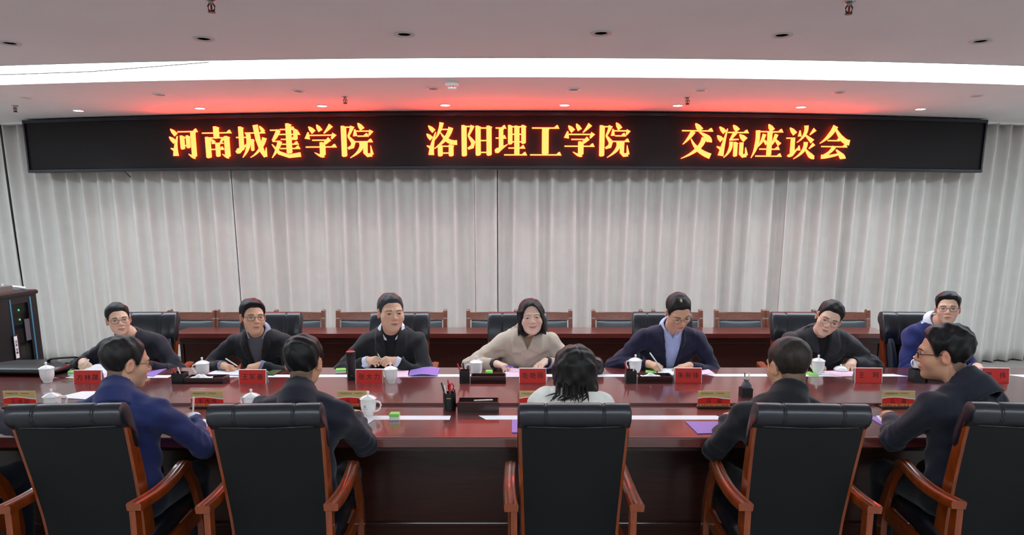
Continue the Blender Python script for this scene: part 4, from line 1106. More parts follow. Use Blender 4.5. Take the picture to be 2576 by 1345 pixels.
# head in its own frame: +y forward, z up, origin between the ears
def head_sdf(x, y, z, o):
    fw, fat = o.get('fw', 1.0), o.get('fat', 0.0)
    ax = np.abs(x)
    A = lambda *p: np.array(p, float)
    d = sd_ell(x, y, z, A(0, -.016, .036), A(.0745, .092, .080))
    d = smin(d, sd_ell(x, y, z, A(0, .020, -.020), A(.062 * fw, .068, .086)), .03)
    d = smin(d, sd_ell(x, y, z, A(0, .022, -.066), A(.050 * fw + fat * .010, .052, .046 + fat * .004)), .025)
    d = smin(d, sd_ell(x, y, z, A(0, .062, -.096), A(.022 + fat * .01, .022, .018 + fat * .003)), .022)
    d = smin(d, sd_ell(ax, y, z, A(.040 * fw, .046, -.028), A(.026 + fat * .006, .030, .026 + fat * .006)), .02)
    d = smin(d, sd_cap(ax, y, z, A(.012, .083, .022), A(.046, .066, .022), .009, .008), .016)
    d = smax(d, -sd_ell(ax, y, z, A(.032, .097, .003), A(.019, .016, .0105)), .012)
    d = smin(d, sd_ell(ax, y, z, A(.032, .0735, .002), A(.016, .0115, .0085)), .006)
    n = sd_cap(x, y, z, A(0, .082, .012), A(0, .101, -.026), .0075, .0115)
    n = smin(n, sd_ell(ax, y, z, A(.0125, .090, -.030), A(.009, .011, .0085)), .006)
    d = smin(d, n, .010)
    zm = z - o.get('smile', 0) * .006 * np.minimum((ax / .022) ** 2, 1.6)
    m = sd_ell(x, y, zm, A(0, .0835, -.0565), A(.023 + .005 * o.get('smile', 0), .011, .0066))
    m = smin(m, sd_ell(x, y, zm, A(0, .0830, -.0675), A(.019 + .004 * o.get('smile', 0), .010, .0063)), .0022)
    d = smin(d, m, .008)
    e = sd_ell(ax, y, z, A(.076, -.010, -.006), A(.0095, .019, .031), EAR_R)
    e = smax(e, -sd_ell(ax, y, z, A(.087, -.006, -.002), A(.008, .011, .018), EAR_R), .004)
    d = smin(d, e, .007)
    return d
EAR_R = np.array(Matrix.Rotation(radians(-22), 3, 'Z') @ Matrix.Rotation(radians(-8), 3, 'X'))

def front_y(hx, hz, o):
    """y of the face surface at (hx, hz), head frame"""
    ys = np.linspace(.13, .0, 260)
    d = head_sdf(np.full_like(ys, hx), ys, np.full_like(ys, hz), o)
    i = int(np.argmax(d < 0))
    return ys[i]

def hand_prims(fld, w, dr, nr, side, kind, sc):
    """palm and five fingers; w wrist, dr finger direction, nr back-of-hand normal; side +1 for a right hand"""
    f = nrm(dr); n = nrm(np.array(nr, float) - f * np.dot(nr, f)); lat = np.cross(f, n)      # lat: towards the little finger of a right hand
    lat = lat * side
    L = lambda a, b, c: w + sc * (lat * a + f * b + n * c)
    fld.cap(L(-.010, .0, 0), L(-.016, .075, .002), .020 * sc, .0155 * sc, k=.018)
    fld.cap(L(.012, .0, 0), L(.018, .070, .0), .018 * sc, .0145 * sc, k=.016)
    fld.cap(L(.0, .02, 0), L(.0, .076, .002), .019 * sc, .0150 * sc, k=.014)
    curl = {'flat': (14, 16, 10), 'relaxed': (32, 36, 26), 'fist': (62, 84, 60), 'pen': (50, 70, 42), 'clasp': (40, 62, 45)}[kind]
    xs = (-.0275, -.0095, .0095, .0265); ln = (.068, .076, .070, .055); sp = (-7, -2, 4, 10)
    knuckles = []
    for i in range(4):
        c0 = curl[0] + ((10, 0, 6, 12)[i] if kind in ('relaxed', 'clasp') else 0)
        if kind == 'pen' and i == 0: c0 -= 18
        p = L(xs[i], .078 - .004 * abs(i - 1), .001); ang = 0
        for j, (fr, cr) in enumerate(zip((.45, .32, .23), (c0, curl[1], curl[2]))):
            ang += radians(cr)
            s_ = sin(radians(sp[i])) * (1 if kind in ('flat', 'relaxed') else .3)
            d_ = nrm(f * cos(ang) - n * sin(ang) + lat * s_ * max(0, cos(ang)))
            q = p + d_ * ln[i] * fr * sc
            r0 = (.0086, .0078, .0070)[j] * (.94 if i == 3 else 1) * sc
            fld.cap(p, q, r0, r0 * .93, k=.0045 if j else .007)
            p = q
        knuckles.append(p)
    # thumb leaves the side of the palm near its base
    if kind in ('flat', 'relaxed'):
        a, b, c = L(-.020, .018, -.006), L(-.046, .050, -.014), L(-.050, .080, -.020)
    elif kind in ('pen', 'clasp'):
        a, b, c = L(-.020, .020, -.010), L(-.036, .054, -.032), L(-.022, .084, -.044)
    else:
        a, b, c = L(-.020, .018, -.010), L(-.034, .052, -.032), L(-.008, .074, -.046)
    fld.cap(a, b, .0125 * sc, .0105 * sc, k=.012); fld.cap(b, c, .0100 * sc, .0085 * sc, k=.004)
    return knuckles, L

def ik(S, W, l1, l2, pole):
    d = W - S; D_ = np.linalg.norm(d); l = l1 + l2
    if D_ > l * .985:
        q = D_ / (l * .985); l1 *= q; l2 *= q
    a = (l1 * l1 - l2 * l2 + D_ * D_) / (2 * D_); h = sqrt(max(0, l1 * l1 - a * a))
    u = d / D_; p = np.array(pole, float); p = nrm(p - u * (p @ u))
    return S + u * a + p * h

CLOTH = {}
def cloth(rgb, rough=.85, sheen=.15, bump=.25, noise=.06):
    k = (rgb, rough)
    if k not in CLOTH: CLOTH[k] = mat('cloth_%d_%d_%d' % rgb, rgb, rough, sheen=sheen, bump=bump, bscale=350, noise=noise, nscale=30, spec=.25)
    return CLOTH[k]
HAIRM = {}
def hair_mat(rgb):
    if rgb not in HAIRM:
        m = mat('hair_%d_%d_%d' % rgb, tuple(int(q * .72) for q in rgb), .5, noise=.4, nscale=110, bump=.7, bscale=160, stretch=(1.0, 1.0, .10), spec=.3)
        HAIRM[rgb] = m
    return HAIRM[rgb]

def person(sp):
    rz = sp.get('rz', 0.0); org = np.array([*sp['xy'], 0.0]); cz, sz = cos(-rz), sin(-rz)
    def L(p):                                    # world -> own frame
        p = np.array(p, float) - org
        return np.array([cz * p[0] - sz * p[1], sz * p[0] + cz * p[1], p[2]])
    def Ld(v):
        v = np.array(v, float); return np.array([cz * v[0] - sz * v[1], sz * v[0] + cz * v[1], v[2]])
    o = sp.get('head', {}); hs = sp.get('hs', 1.0)
    C = L(sp['C']); N = L(sp['N']); Hp = np.array([0, 0, sp.get('hip', .565)]) + np.array([*sp.get('hipo', (0, 0)), 0])
    R = rotmat(*sp.get('rot', (0, 0, 0)))
    u = nrm(N - Hp); xl = np.array([cos(radians(sp.get('tyaw', 0))), sin(radians(sp.get('tyaw', 0))), 0]); 
    xl = nrm(xl + np.array([0, 0, sp.get('tilt', 0.0)])); xl = nrm(xl - u * (u @ xl)); f = np.cross(u, xl)
    TL = np.linalg.norm(N - Hp)
    sw = sp.get('sw', .165); bk = sp.get('bulk', 1.0)
    def T(a, b, c): return Hp + xl * a + u * (b * TL) + f * c
    RT = np.stack([xl, f, u], 1)
    arms = {}
    for sd, key in ((1, 'R'), (-1, 'L')):
        S = N + xl * sd * sw - u * (.092 + sp.get('drop', 0)) + f * .016
        W = L(sp[key][0]); pole = Ld(sp[key][4]) if len(sp[key]) > 4 else (xl * sd * .8 - f * .25 + np.array([0, 0, -.6]))
        E_ = ik(S, W, .275, .245, pole)
        arms[sd] = (S, E_, W)
    # ---- body (skin)
    pts = np.array([C + hs * np.array([.13, .13, .14]), C - hs * np.array([.13, .13, .14]), N, Hp] + [p + q for a in arms.values() for p in a for q in (np.full(3, .06), np.full(3, -.06))] +
                   [L(sp[k][0]) + Ld(nrm(sp[k][1])) * .19 + q for k in 'RL' for q in (np.full(3, .03), np.full(3, -.03))])
    hB = .0046
    fb = Field(pts.min(0) - .03, pts.max(0) + .03, hB)
    def hf(X, Y, Z):
        x, y, z = X - C[0], Y - C[1], Z - C[2]
        return head_sdf((R[0, 0] * x + R[1, 0] * y + R[2, 0] * z) / hs, (R[0, 1] * x + R[1, 1] * y + R[2, 1] * z) / hs, (R[0, 2] * x + R[1, 2] * y + R[2, 2] * z) / hs, o) * hs
    fb.add(hf, C - .135 * hs, C + .135 * hs, 0, pad=.004)
    nk = C + R @ np.array([0, -.022, -.050]) * hs; nr_ = sp.get('neck', .049)
    fb.cap(nk, N - u * .02, nr_, nr_ * 1.06, k=.02)
    fb.cap(N - u * .10, Hp + u * .12, .05, .07, k=.03)
    fb.cap(arms[1][0] - u * .02, arms[-1][0] - u * .02, .036, k=.03)
    HK = {}
    for sd, key in ((1, 'R'), (-1, 'L')):
        S, E_, W = arms[sd]
        fb.cap(S, E_, .038, .032, k=.02); fb.cap(E_, W, .032, .0235, k=.015)
        HK[key] = hand_prims(fb, W, Ld(sp[key][1]), Ld(sp[key][2]), sd, sp[key][3], sp.get('hands', .92))
    V, Q = surface_net(fb)
    hl = ((V - C) @ R) / hs
    sk = np.array(lin(*sp.get('skin', (222, 172, 142)))[:3])
    col = np.ones((len(V), 4), np.float32); col[:, :3] = sk
    def blend(mask, rgb): 
        t = np.array(lin(*rgb)[:3]); col[:, :3] = col[:, :3] * (1 - mask[:, None]) + t * mask[:, None]
    x, y, z = hl.T
    near = (np.abs(x) < .1) & (np.abs(y) < .13) & (np.abs(z) < .13)
    g = lambda q: np.clip(q, 0, 1)
    warm = g(1 - ((np.abs(x) - .04) / .03) ** 2 - ((z + .03) / .03) ** 2) * (y > .03) * near
    blend(warm * .30, (214, 130, 110))
    blend(g(1.4 - ((x / .016) ** 2 + ((z + .030) / .012) ** 2)) * (y > .085) * near * .3, (210, 130, 108))
    ear = (np.abs(x) > .072) & (np.abs(z) < .04) & near & (y < .02)
    blend(ear * .3, (220, 120, 100))
    zs = z - o.get('smile', 0) * .006 * np.minimum((x / .022) ** 2, 1.6)
    lip = g(2.2 - 2.0 * np.sqrt((x / (.0235 + .006 * o.get('smile', 0))) ** 2 + ((zs + .0615) / .0085) ** 2)) * (y > .070) * near
    blend(lip * .75, o.get('lip', (176, 92, 86)))
    blend(g(1.5 - 1.6 * np.abs(zs + .0620) / .0022) * g(1.3 - (np.abs(x) / (.022 + .006 * o.get('smile', 0))) ** 4) * (y > .076) * near * .7, (96, 44, 42))
    if sp.get('hair', 'short') == 'short':
        zq = np.interp(y, [-.14, -.05, -.035, -.022, -.006, .008, .020, .030, .044, .062, .075, .13], [-.062, -.064, -.040, .004, .030, .022, -.004, .000, .040, .066, .072, .078])
        st = g(1 - (zq - z) / .016) * (np.abs(z) < .16) * (np.abs(x) < .11) * (np.abs(y) < .14) * ~((np.abs(x) > .0765) & (z < .03)) * (y < .05) * (1 - (.65 * g(1.3 - np.sqrt(x ** 2 + ((y - .03) / 1.6) ** 2) / .02) * (z > .08) if sp.get('bald') else 0))
        blend(st * .72, tuple(sp.get('hair_c', (26, 22, 22))))
        nap = g((-z - .035) / .02) * g((z + .105) / .03) * (y < -.02) * (np.abs(x) < .09)
        blend(nap * sp.get('nape', .25), tuple(sp.get('hair_c', (26, 22, 22))))
    sh = g((-z - .045) / .03) * g((y - .0) / .03) * near * o.get('beard', .12)
    blend(sh, (120, 100, 95))
    me = np_mesh('person', V, Q, M['skin'], col)
    body = link('person', me); body.location = org; body.rotation_euler = (0, 0, rz)
    tag(body, sp['label'], 'person')
    def H2(p): return C + R @ (np.array(p, float) * hs)
    # ---- face features
    for s in (-1, 1):
        ex, ez = .0320 * s, .0015; yy = front_y(ex, ez, o)
        op = o.get('eye', .85)
        n = 14; m = MB(); rim = []
        for k in range(n):
            a = 2 * pi * k / n; px, pz = ex + .0140 * cos(a), ez + .0042 * op * sin(a) * (1 if sin(a) > 0 else .75) - .001 * abs(cos(a)) * s * 0
            rim.append(H2((px, front_y(px, pz, o) + .0004, pz)))
        cpt = H2((ex, yy + .0022, ez))
        mid = [cpt + (np.array(q) - cpt) * .55 + (R @ np.array([0, .0012, 0])) * hs for q in rim]
        m.add(rim + mid + [cpt], [(k, (k + 1) % n, n + (k + 1) % n, n + k) for k in range(n)] + [(n + k, n + (k + 1) % n, 2 * n) for k in range(n)])
        ey = m.build('eye', M['eye_white'], body, smooth=60)
        m = MB(); gz = o.get('gaze', (0, 0)); ic = np.array([ex + gz[0] * .005, 0, ez + gz[1] * .002]); rim = []
        for k in range(12):
            a = 2 * pi * k / 12; px, pz = ic[0] + .0060 * cos(a), ic[2] + min(.0052, .0044 * op) * sin(a)
            rim.append(H2((px, front_y(px, pz, o) + .0028, pz)))
        m.add(rim + [H2((ic[0], front_y(ic[0], ic[2], o) + .0038, ic[2]))], [(k, (k + 1) % 12, 12) for k in range(12)])
        m.build('iris', M['iris'], ey, smooth=60)
        def onface(px, pz, lift): return tuple(H2((px, front_y(px, pz, o) + lift, pz)))
        MB().tube([onface(ex + s * t * .0150, ez + .0045 * op * (1 - (t * .9) ** 2) + .0006 - .0006 * t, .0010) for t in np.linspace(-1, 1, 7)], [.0006, .0011, .0013, .0014, .0014, .0013, .0007], 6).build('eyelid', M['brow'], ey, smooth=60)
        bz = o.get('browz', .0)
        if o.get('brow', 1):
            MB().tube([onface(s * (.014 + .036 * t), .0195 + bz + .0055 * sin(pi * (t * .75 + .1)) - .003 * t, .0006) for t in np.linspace(0, 1, 9)], [.0016] + [.0026 * o.get('brow', 1)] * 4 + [.0022 * o.get('brow', 1)] * 2 + [.0016, .0007], 6, ratio=1.0).build('eyebrow', M['brow'], body, smooth=60)
    # nostrils
    # ---- glasses
    if sp.get('glasses'):
        gm = M[sp['glasses']]; m = MB(); lensm = []; yb = front_y(.0, .008, o) + .003
        ye = max(front_y(.032, -.012, o), front_y(.032, .0, o)) + .012
        gh = sp.get('gh', .0150)
        for s in (-1, 1):
            rim = []
            for k in range(20):
                a = 2 * pi * k / 20; ca, sa = cos(a), sin(a)
                px = .0335 * s + .0235 * math.copysign(abs(ca) ** .75, ca); pz = -.002 + gh * math.copysign(abs(sa) ** .75, sa)
                rim.append(H2((px, ye - .18 * max(0, abs(px) - .02) ** 1.0 * .6, pz)))
            m.tube([tuple(q) for q in rim] + [tuple(rim[0])], .0011 * sp.get('gt', 1.0), 6)
            lensm.append(MB().add([tuple(q) for q in rim], [tuple(range(20))]))
            m.tube([tuple(H2((s * .057, ye - .006, .006))), tuple(H2((s * .0715, ye - .016, .008))), tuple(H2((s * .077, .04, .008))), tuple(H2((s * .079, .0, .010))), tuple(H2((s * .078, -.012, .002)))], .0012 * sp.get('gt', 1.0), 6)
        m.tube([tuple(H2((-.0105, ye, .003))), tuple(H2((0, ye + .002, .006))), tuple(H2((.0105, ye, .003)))], .0013 * sp.get('gt', 1.0), 6)
        gl = m.build('glasses', gm, body, smooth=60)
        for q in lensm: q.build('lens', M['lens'], gl)
    # ---- hair
    hstyle = sp.get('hair', 'short'); ht = sp.get('hair_t', .011)
    hh = .0047
    zlo = {'short': -.085, 'bob': -.118, 'long': -.180}[hstyle]
    fh = Field((-.135, -.15, zlo - .02), (.135, .125, .16), hh)
    yk = [-.14, -.05, -.035, -.022, -.006, .008, .020, .030, .044, .062, .075, .13]
    zk = list({'short': [-.062, -.064, -.040, .004, .030, .022, -.004, .000, .040, .066, .072, .078]}.get(hstyle, [-.3, -.3, -.3, -.3, -.3, -.3, -.3, -.3, .02, .050, .074, .085]))
    rec = sp.get('recede', 0.0)
    sd_r = np.random.RandomState(sp.get('seed', 1)); ph = sd_r.uniform(0, 6, 8)
    def hairf(x, y, z):
        d = sd_ell(x, y, z, np.array([0, -.016, .036]), np.array([.0745, .092, .080]))
        d = smin(d, sd_ell(x, y, z, np.array([0, .016, -.018]), np.array([.064, .066, .084])), .03)
        top = np.clip((z - .02) / .07, 0, 1)
        tk = sp.get('hair_s', .004) + (ht - sp.get('hair_s', .004)) * top + sp.get('quiff', 0) * np.clip((y - .02) / .05, 0, 1) * top
        nz = .0016 * np.sin(70 * x + 40 * y + ph[0] + 3 * np.sin(30 * z + ph[1])) + .0014 * np.sin(110 * x - 60 * y + 45 * z + ph[2]) + .0012 * np.sin(140 * y + 90 * z + ph[3])
        if hstyle == 'short':
            zq = np.interp(y, yk, zk).astype(np.float32) + 0 * x
            tp = np.clip((z - zq) / .030, 0, 1); tp = tp * tp * (3 - 2 * tp)
            tk = .0012 + (tk - .0012) * tp
        else: tp = 1.0
        if sp.get('bald'):     # hair thins out to nothing on the crown
            bd = np.sqrt(x ** 2 + ((y - .030) / 1.6) ** 2 + ((z - .118) / 1.2) ** 2)
            tk = tk * np.clip((bd - .012) / .026, 0, 1) - .004 * (bd < .014)
        sh = d - tk + nz * sp.get('hair_n', 1.0) * tp
        ax = np.abs(x)
        if hstyle == 'short':
            zl = np.interp(y, yk, zk).astype(np.float32) + 0 * x
            zl = zl + rec * np.clip((y - .02) / .04, 0, 1) * (.010 + .03 * np.clip((ax - .012) / .03, 0, 1))
            zl = zl - .006 * np.clip(.03 - ax, 0, .03) / .03 * (y > .05)
            reg = (zl - z) * .8
            return smax(sh, reg, .004)
        # bob / long: curtains at the sides and back
        lo = zlo
        w = .088 + .012 * np.clip((.03 - z) / .15, 0, 1)
        tube = np.sqrt((x / w) ** 2 + ((y + .018) / .092) ** 2)
        t2 = (tube - 1) * .088
        t2 = np.maximum(t2, z - .035)
        endn = .014 * np.sin(90 * x + ph[4]) + .010 * np.sin(160 * x + 120 * y + ph[5])
        t2 = np.maximum(t2, (lo + endn * (1.6 if hstyle == 'long' else .5)) - z + .02 * np.clip((y - .0) / .05, 0, 1))
        sh = smin(sh - (.006 if hstyle == 'bob' else .008), t2 + nz * 1.3, .03)
        part = .004 * np.exp(-((x - sp.get('part', 0.0)) / .006) ** 2) * (z > .07)
        sh = sh + part
        # face opening
        fw_ = .0630 + .005 * np.clip(-z / .1, 0, 1)
        fo = np.sqrt((x / fw_) ** 2 + ((z + .012) / .096) ** 2) - 1
        fo = np.where(z < -.02, ax / fw_ - 1, fo)
        op_ = np.maximum(fo * .055, .012 - y)          # negative inside the opening
        low = np.maximum(.035 - y, z + .03)            # nothing hangs in front of the throat
        op_ = np.minimum(op_, np.maximum(low, ax - .075))
        return smax(sh, -op_, .005)
    fh.F = hairf(*fh.grid((slice(None),) * 3)).astype(np.float32)
    Vh, Qh = surface_net(fh)
    Vh = C + (Vh * hs) @ R.T
    link('hair', np_mesh('hair', Vh, Qh, hair_mat(sp.get('hair_c', (26, 22, 22)))), body)
    # ---- jacket
    jc = sp['jacket']; th = sp.get('thick', 0.0)
    hJ = .0078
    ptj = np.array([p + q for a in arms.values() for p in a for q in (np.full(3, .09), np.full(3, -.09))] + [T(0, -.12, 0) - .22, T(0, -.1, 0) + .2, N + .12, N - .1])
    def torso(fl, ins):
        b_ = bk
        fl.ell(T(0, .02, -.005), np.array([.160 * b_, .118 * b_, .15]) - ins, RT, .04)
        fl.ell(T(0, .34, .008), np.array([.153 * b_, .112 * b_, .19]) - ins, RT, .06)
        fl.ell(T(0, .68, .004), np.array([.166 * b_ * sw / .165, .108 * b_, .16]) - ins, RT, .05)
        fl.cap(N - u * .105 + xl * (sw - .035), N - u * .105 - xl * (sw - .035), .064 - ins, k=.05)
        fl.cap(N - u * .035, N - u * .090 + xl * (sw - .015), nr_ * 1.06 + .008 - ins, .056 - ins, k=.03)
        fl.cap(N - u * .035, N - u * .090 - xl * (sw - .015), nr_ * 1.06 + .008 - ins, .056 - ins, k=.03)
    fj = Field(ptj.min(0) - .02, ptj.max(0) + .02, hJ)
    torso(fj, -th)
    for sd in (1, -1):
        S, E_, W = arms[sd]
        fj.cap(S, E_, .058 + th, .050 + th, k=.032)
        We = E_ + (W - E_) * sp.get('sleeve', .96)
        fj.cap(E_, We, .049 + th, .0375 + th * .8, k=.025)
    w0, Lv = sp.get('vee', (.0, .2))
    lw = sp.get('lapel', 0.0); coll = sp.get('coat_collar', 0.0)
    wr = np.random.RandomState(sp.get('seed', 1) + 50).uniform(0, 6, 9)
    def jf(F, X, Y, Z):
        a = (X - N[0]) * xl[0] + (Y - N[1]) * xl[1] + (Z - N[2]) * xl[2]
        b = -((X - N[0]) * u[0] + (Y - N[1]) * u[1] + (Z - N[2]) * u[2])
        c = (X - N[0]) * f[0] + (Y - N[1]) * f[1] + (Z - N[2]) * f[2]
        amp = sp.get('wrinkle', .0034)
        F = F + amp * (np.sin(38 * X + 55 * Z + 22 * Y + wr[0] + 1.5 * np.sin(20 * Z + wr[1])) + .8 * np.sin(60 * Z - 42 * X + 30 * Y + wr[2] + 1.2 * np.sin(26 * X + wr[3])) + .6 * np.sin(75 * Y + 50 * Z + wr[4]))
        for sd in (1, -1):          # creases round the elbow, and the sleeve seam
            S, E_, W = arms[sd]; de = nrm(W - S)
            q2 = (X - E_[0]) ** 2 + (Y - E_[1]) ** 2 + (Z - E_[2]) ** 2
            tt = (X - E_[0]) * de[0] + (Y - E_[1]) * de[1] + (Z - E_[2]) * de[2]
            F = F + .0042 * np.sin(tt * 2 * pi / .036 + wr[5] + 12 * (a - sd * sw)) * np.exp(-q2 / .085 ** 2)
            F = F + .0034 * np.exp(-((a * sd - (sw - .022) - .10 * np.clip(b - .09, 0, 1)) / .0085) ** 2) * (b < .22) * (b > -.03)
        F = F + .0030 * np.exp(-(a / .008) ** 2) * (c < -.02) * (b > .01)
        if sp.get('quilt'):
            F = F - .006 * np.abs(np.sin(pi * b / .085)) + .004
        aa = np.abs(a); front = c > -.01
        w = np.interp(b, [-.05, 0, Lv], [w0 * 1.15 + .01, w0, 0.0]).astype(np.float32)
        if lw:
            m = (aa > w - .002) & (aa < w + lw * np.interp(b, [0, .05, .10, .12, Lv], [.9, 1.0, 1.15, .95, .25])) & (b > -.02) & (b < Lv * .98) & front
            F = F - .0075 * m
        if coll:
            lowr = coll + .35 * aa
            m = (aa > w - .004) & (aa < .108) & (b < lowr) & front
            F = F - .009 * m
            m2 = (np.sqrt(a * a + c * c) < .112) & (b < .07) & (c <= .0)
            F = F - .008 * m2
        if sp.get('placket'):
            F = F + .004 * ((aa < .004) & front)
        if w0 > 0:
            wd = np.maximum(aa - w, -(c - .0)); wd = np.maximum(wd, b - Lv)
            F = np.maximum(F, -wd)
        # flat cuffs
        for sd in (1, -1):
            S, E_, W = arms[sd]; dv = nrm(W - E_); We = E_ + (W - E_) * sp.get('sleeve', .96)
            pl = (X - We[0]) * dv[0] + (Y - We[1]) * dv[1] + (Z - We[2]) * dv[2]
            nr2 = (X - We[0]) ** 2 + (Y - We[1]) ** 2 + (Z - We[2]) ** 2
            F = np.where(nr2 < .075 ** 2, np.maximum(F, pl), F)
        na = nrm(nk - N) ; q = (X - N[0]) * na[0] + (Y - N[1]) * na[1] + (Z - N[2]) * na[2]
        rad = np.sqrt(np.maximum((X - N[0]) ** 2 + (Y - N[1]) ** 2 + (Z - N[2]) ** 2 - q * q, 0))
        F = np.maximum(F, -(Z - (Hp[2] - .115)))
        sc_ = sp.get('stand', 0.0)
        if sc_:
            rr = nr_ * 1.16 + .003 + np.clip(.02 - q, 0, .05) * .34
            cut = np.where((aa < w0 * 1.0) & (c > 0), 1, -1) * .01 if w0 > 0 else -1
            ring_ = np.maximum(np.abs(rad - rr) - .0095, np.maximum(-(q + .11), q - sc_ + np.clip(c, -.02, .06) * .35))
            ring_ = np.maximum(ring_, cut)
            F = smin(F, ring_, .008)
        return F
    fj.all(jf)
    Vj, Qj = surface_net(fj)
    link('jacket', np_mesh('jacket', Vj, Qj, cloth(jc, sp.get('jr', .85))), body)
    if hstyle == 'long':          # loose tips spread over the back of the jacket
        r = np.random.RandomState(5); m = MB()
        def back(px, pz, lift):
            q = (np.abs(Vj[:, 0] - px) < .02) & (np.abs(Vj[:, 2] - pz) < .02)
            y0 = Vj[q, 1].min() if q.any() else C[1] - .12
            return (px, min(y0, C[1] - .105) - lift, pz)
        for k in range(24):
            a = r.uniform(-.085, .045); e = C[0] + a * 1.25 + r.uniform(-.045, .02); zt = C[2] - .040 - r.uniform(0, .014)
            m.tube([(C[0] + a, C[1] - .115 + .25 * abs(a), zt + .03), back(C[0] + a * 1.1, zt - .004, .012), back((C[0] + a * 1.1 + e) / 2, zt - .014, .009), back(e, zt - .020 - r.uniform(0, .012), .005)], [.006, .005, .003, .0008], 5)
        so = m.build('hair_strands', hair_mat(sp.get('hair_c', (26, 22, 22))), body, smooth=60); so['kind'] = 'stuff'
    # ---- shirt / sweater seen in the opening
    if sp.get('shirt'):
        fs = Field(T(0, .5, 0) - np.array([.24, .24, .28]), N + np.array([.2, .2, .10]), .0078)
        torso(fs, .012)
        def shf(F, X, Y, Z):
            na = nrm(nk - N); q = (X - N[0]) * na[0] + (Y - N[1]) * na[1] + (Z - N[2]) * na[2]
            a = (X - N[0]) * xl[0] + (Y - N[1]) * xl[1] + (Z - N[2]) * xl[2]
            b = -((X - N[0]) * u[0] + (Y - N[1]) * u[1] + (Z - N[2]) * u[2])
            c = (X - N[0]) * f[0] + (Y - N[1]) * f[1] + (Z - N[2]) * f[2]
            if sp.get('open_neck', 0):
                wv = sp['open_neck'] * np.clip(1 - b / (sp['open_neck'] * 2.2), 0, 2)
                F = np.maximum(F, -np.maximum(np.maximum(np.abs(a) - wv, -c), b - sp['open_neck'] * 2.2))
            F = F - .003 * ((np.abs(a) < .014) & (c > 0)) * sp.get('placket_s', 0)
            F = np.maximum(F, Z * 0 + (T(0, .12, 0)[2] - Z))
            return F
        fs.all(shf)
        Vs, Qs = surface_net(fs)
        link(sp.get('shirt_name', 'shirt'), np_mesh('shirt', Vs, Qs, cloth(sp['shirt'], .8, bump=.12)), body)
    if sp.get('collar'):
        # shirt collar: a band round the neck with two points in front
        fc = Field(N - .12, N + .12, .0040)
        def cf(F, X, Y, Z):
            na = nrm(nk - N); q = (X - N[0]) * na[0] + (Y - N[1]) * na[1] + (Z - N[2]) * na[2]
            a = (X - N[0]) * xl[0] + (Y - N[1]) * xl[1] + (Z - N[2]) * xl[2]
            c = (X - N[0]) * f[0] + (Y - N[1]) * f[1] + (Z - N[2]) * f[2]
            rad = np.sqrt(np.maximum((X - N[0]) ** 2 + (Y - N[1]) ** 2 + (Z - N[2]) ** 2 - q * q, 0))
            rr = nr_ * 1.12 + .004 + np.clip(.040 - q, 0, .09) * (.36 + .30 * (c > 0))
            ang = np.arctan2(np.abs(a), c)          # 0 in front
            lowq = np.interp(ang, [0, .35, .55, 1.0, 3.2], [-.045, -.062, -.058, -.025, -.005]).astype(np.float32)
            hiq = np.interp(ang, [0, .3, .8, 3.2], [-.030, .002, .028, .046]).astype(np.float32)
            d = np.maximum(np.abs(rad - rr) - .0058, np.maximum(lowq - q, q - hiq))
            return np.maximum(d, .22 - ang) if True else d
        fc.all(cf)
        Vc, Qc = surface_net(fc)
        if len(Vc): link('shirt_collar', np_mesh('shirt_collar', Vc, Qc, cloth(sp['collar'], .75, bump=.08)), body)
    if sp.get('cuffs'):
        for sd, key in ((1, 'R'), (-1, 'L')):
            S, E_, W = arms[sd]; a = E_ + (W - E_) * (sp.get('sleeve', .96) - .06); b = E_ + (W - E_) * (sp.get('sleeve', .96) + sp.get('cuff_l', .08))
            MB().tube([tuple(a), tuple(a * .4 + b * .6), tuple(b), tuple(b - (b - a) * .1)], [.0345, .0350, .0340, .029], 16).build('cuff', cloth(sp['cuffs'], .75, bump=.08), body, smooth=50)
    if sp.get('watch'):
        S, E_, W = arms[-1]; dd = nrm(W - E_)
        a = W - dd * .004
        MB().tube([tuple(a - dd * .009), tuple(a + dd * .009)], [.0268, .0268], 16).build('watch_strap', cloth((70, 30, 35), .6), body, smooth=50)
    # ---- trousers and shoes
    ft = Field((-.30, -.26, .02), (.30, .62, .66), .0125)
    kn = sp.get('knee', .40)
    ft.ell(Hp + np.array([0, -.01, -.03]), (.165, .12, .10), None, .03)
    feet = []
    for s in (-1, 1):
        K = np.array([s * .115, kn, .505]) + np.array([Hp[0], Hp[1], 0]); A_ = np.array([s * .11, kn - .03, .09]) + np.array([Hp[0], Hp[1], 0])
        ft.cap(Hp + np.array([s * .085, .02, -.03]), K, .080, .060, k=.03); ft.cap(K, A_, .060, .045, k=.02); feet.append(A_)
    Vt, Qt = surface_net(ft)
    link('trousers', np_mesh('trousers', Vt, Qt, cloth(sp.get('trousers', (26, 28, 36)), .85)), body)
    for A_ in feet:
        m = MB(); rings = []
        for yy, w, h in ((-.075, .026, .06), (-.05, .036, .075), (.0, .040, .072), (.06, .044, .055), (.12, .046, .042), (.165, .036, .034), (.18, .018, .022)):
            rings.append([(A_[0] + w * cos(t) * 1.0, A_[1] + yy, max(.0, .5 * h + .5 * h * sin(t) * 1.0)) for t in np.linspace(0, 2 * pi, 13)[:-1]])
        m.loft(rings); m.build('shoe', M['black_plastic'], body, smooth=60)
    # ---- pen held in a hand
    for key in ('R', 'L'):
        if sp.get('pen_' + key):
            a, b, colr, lab = sp['pen_' + key]
            pen(a, b, lab, colr, .0045, 'pens held in hands')
    return body

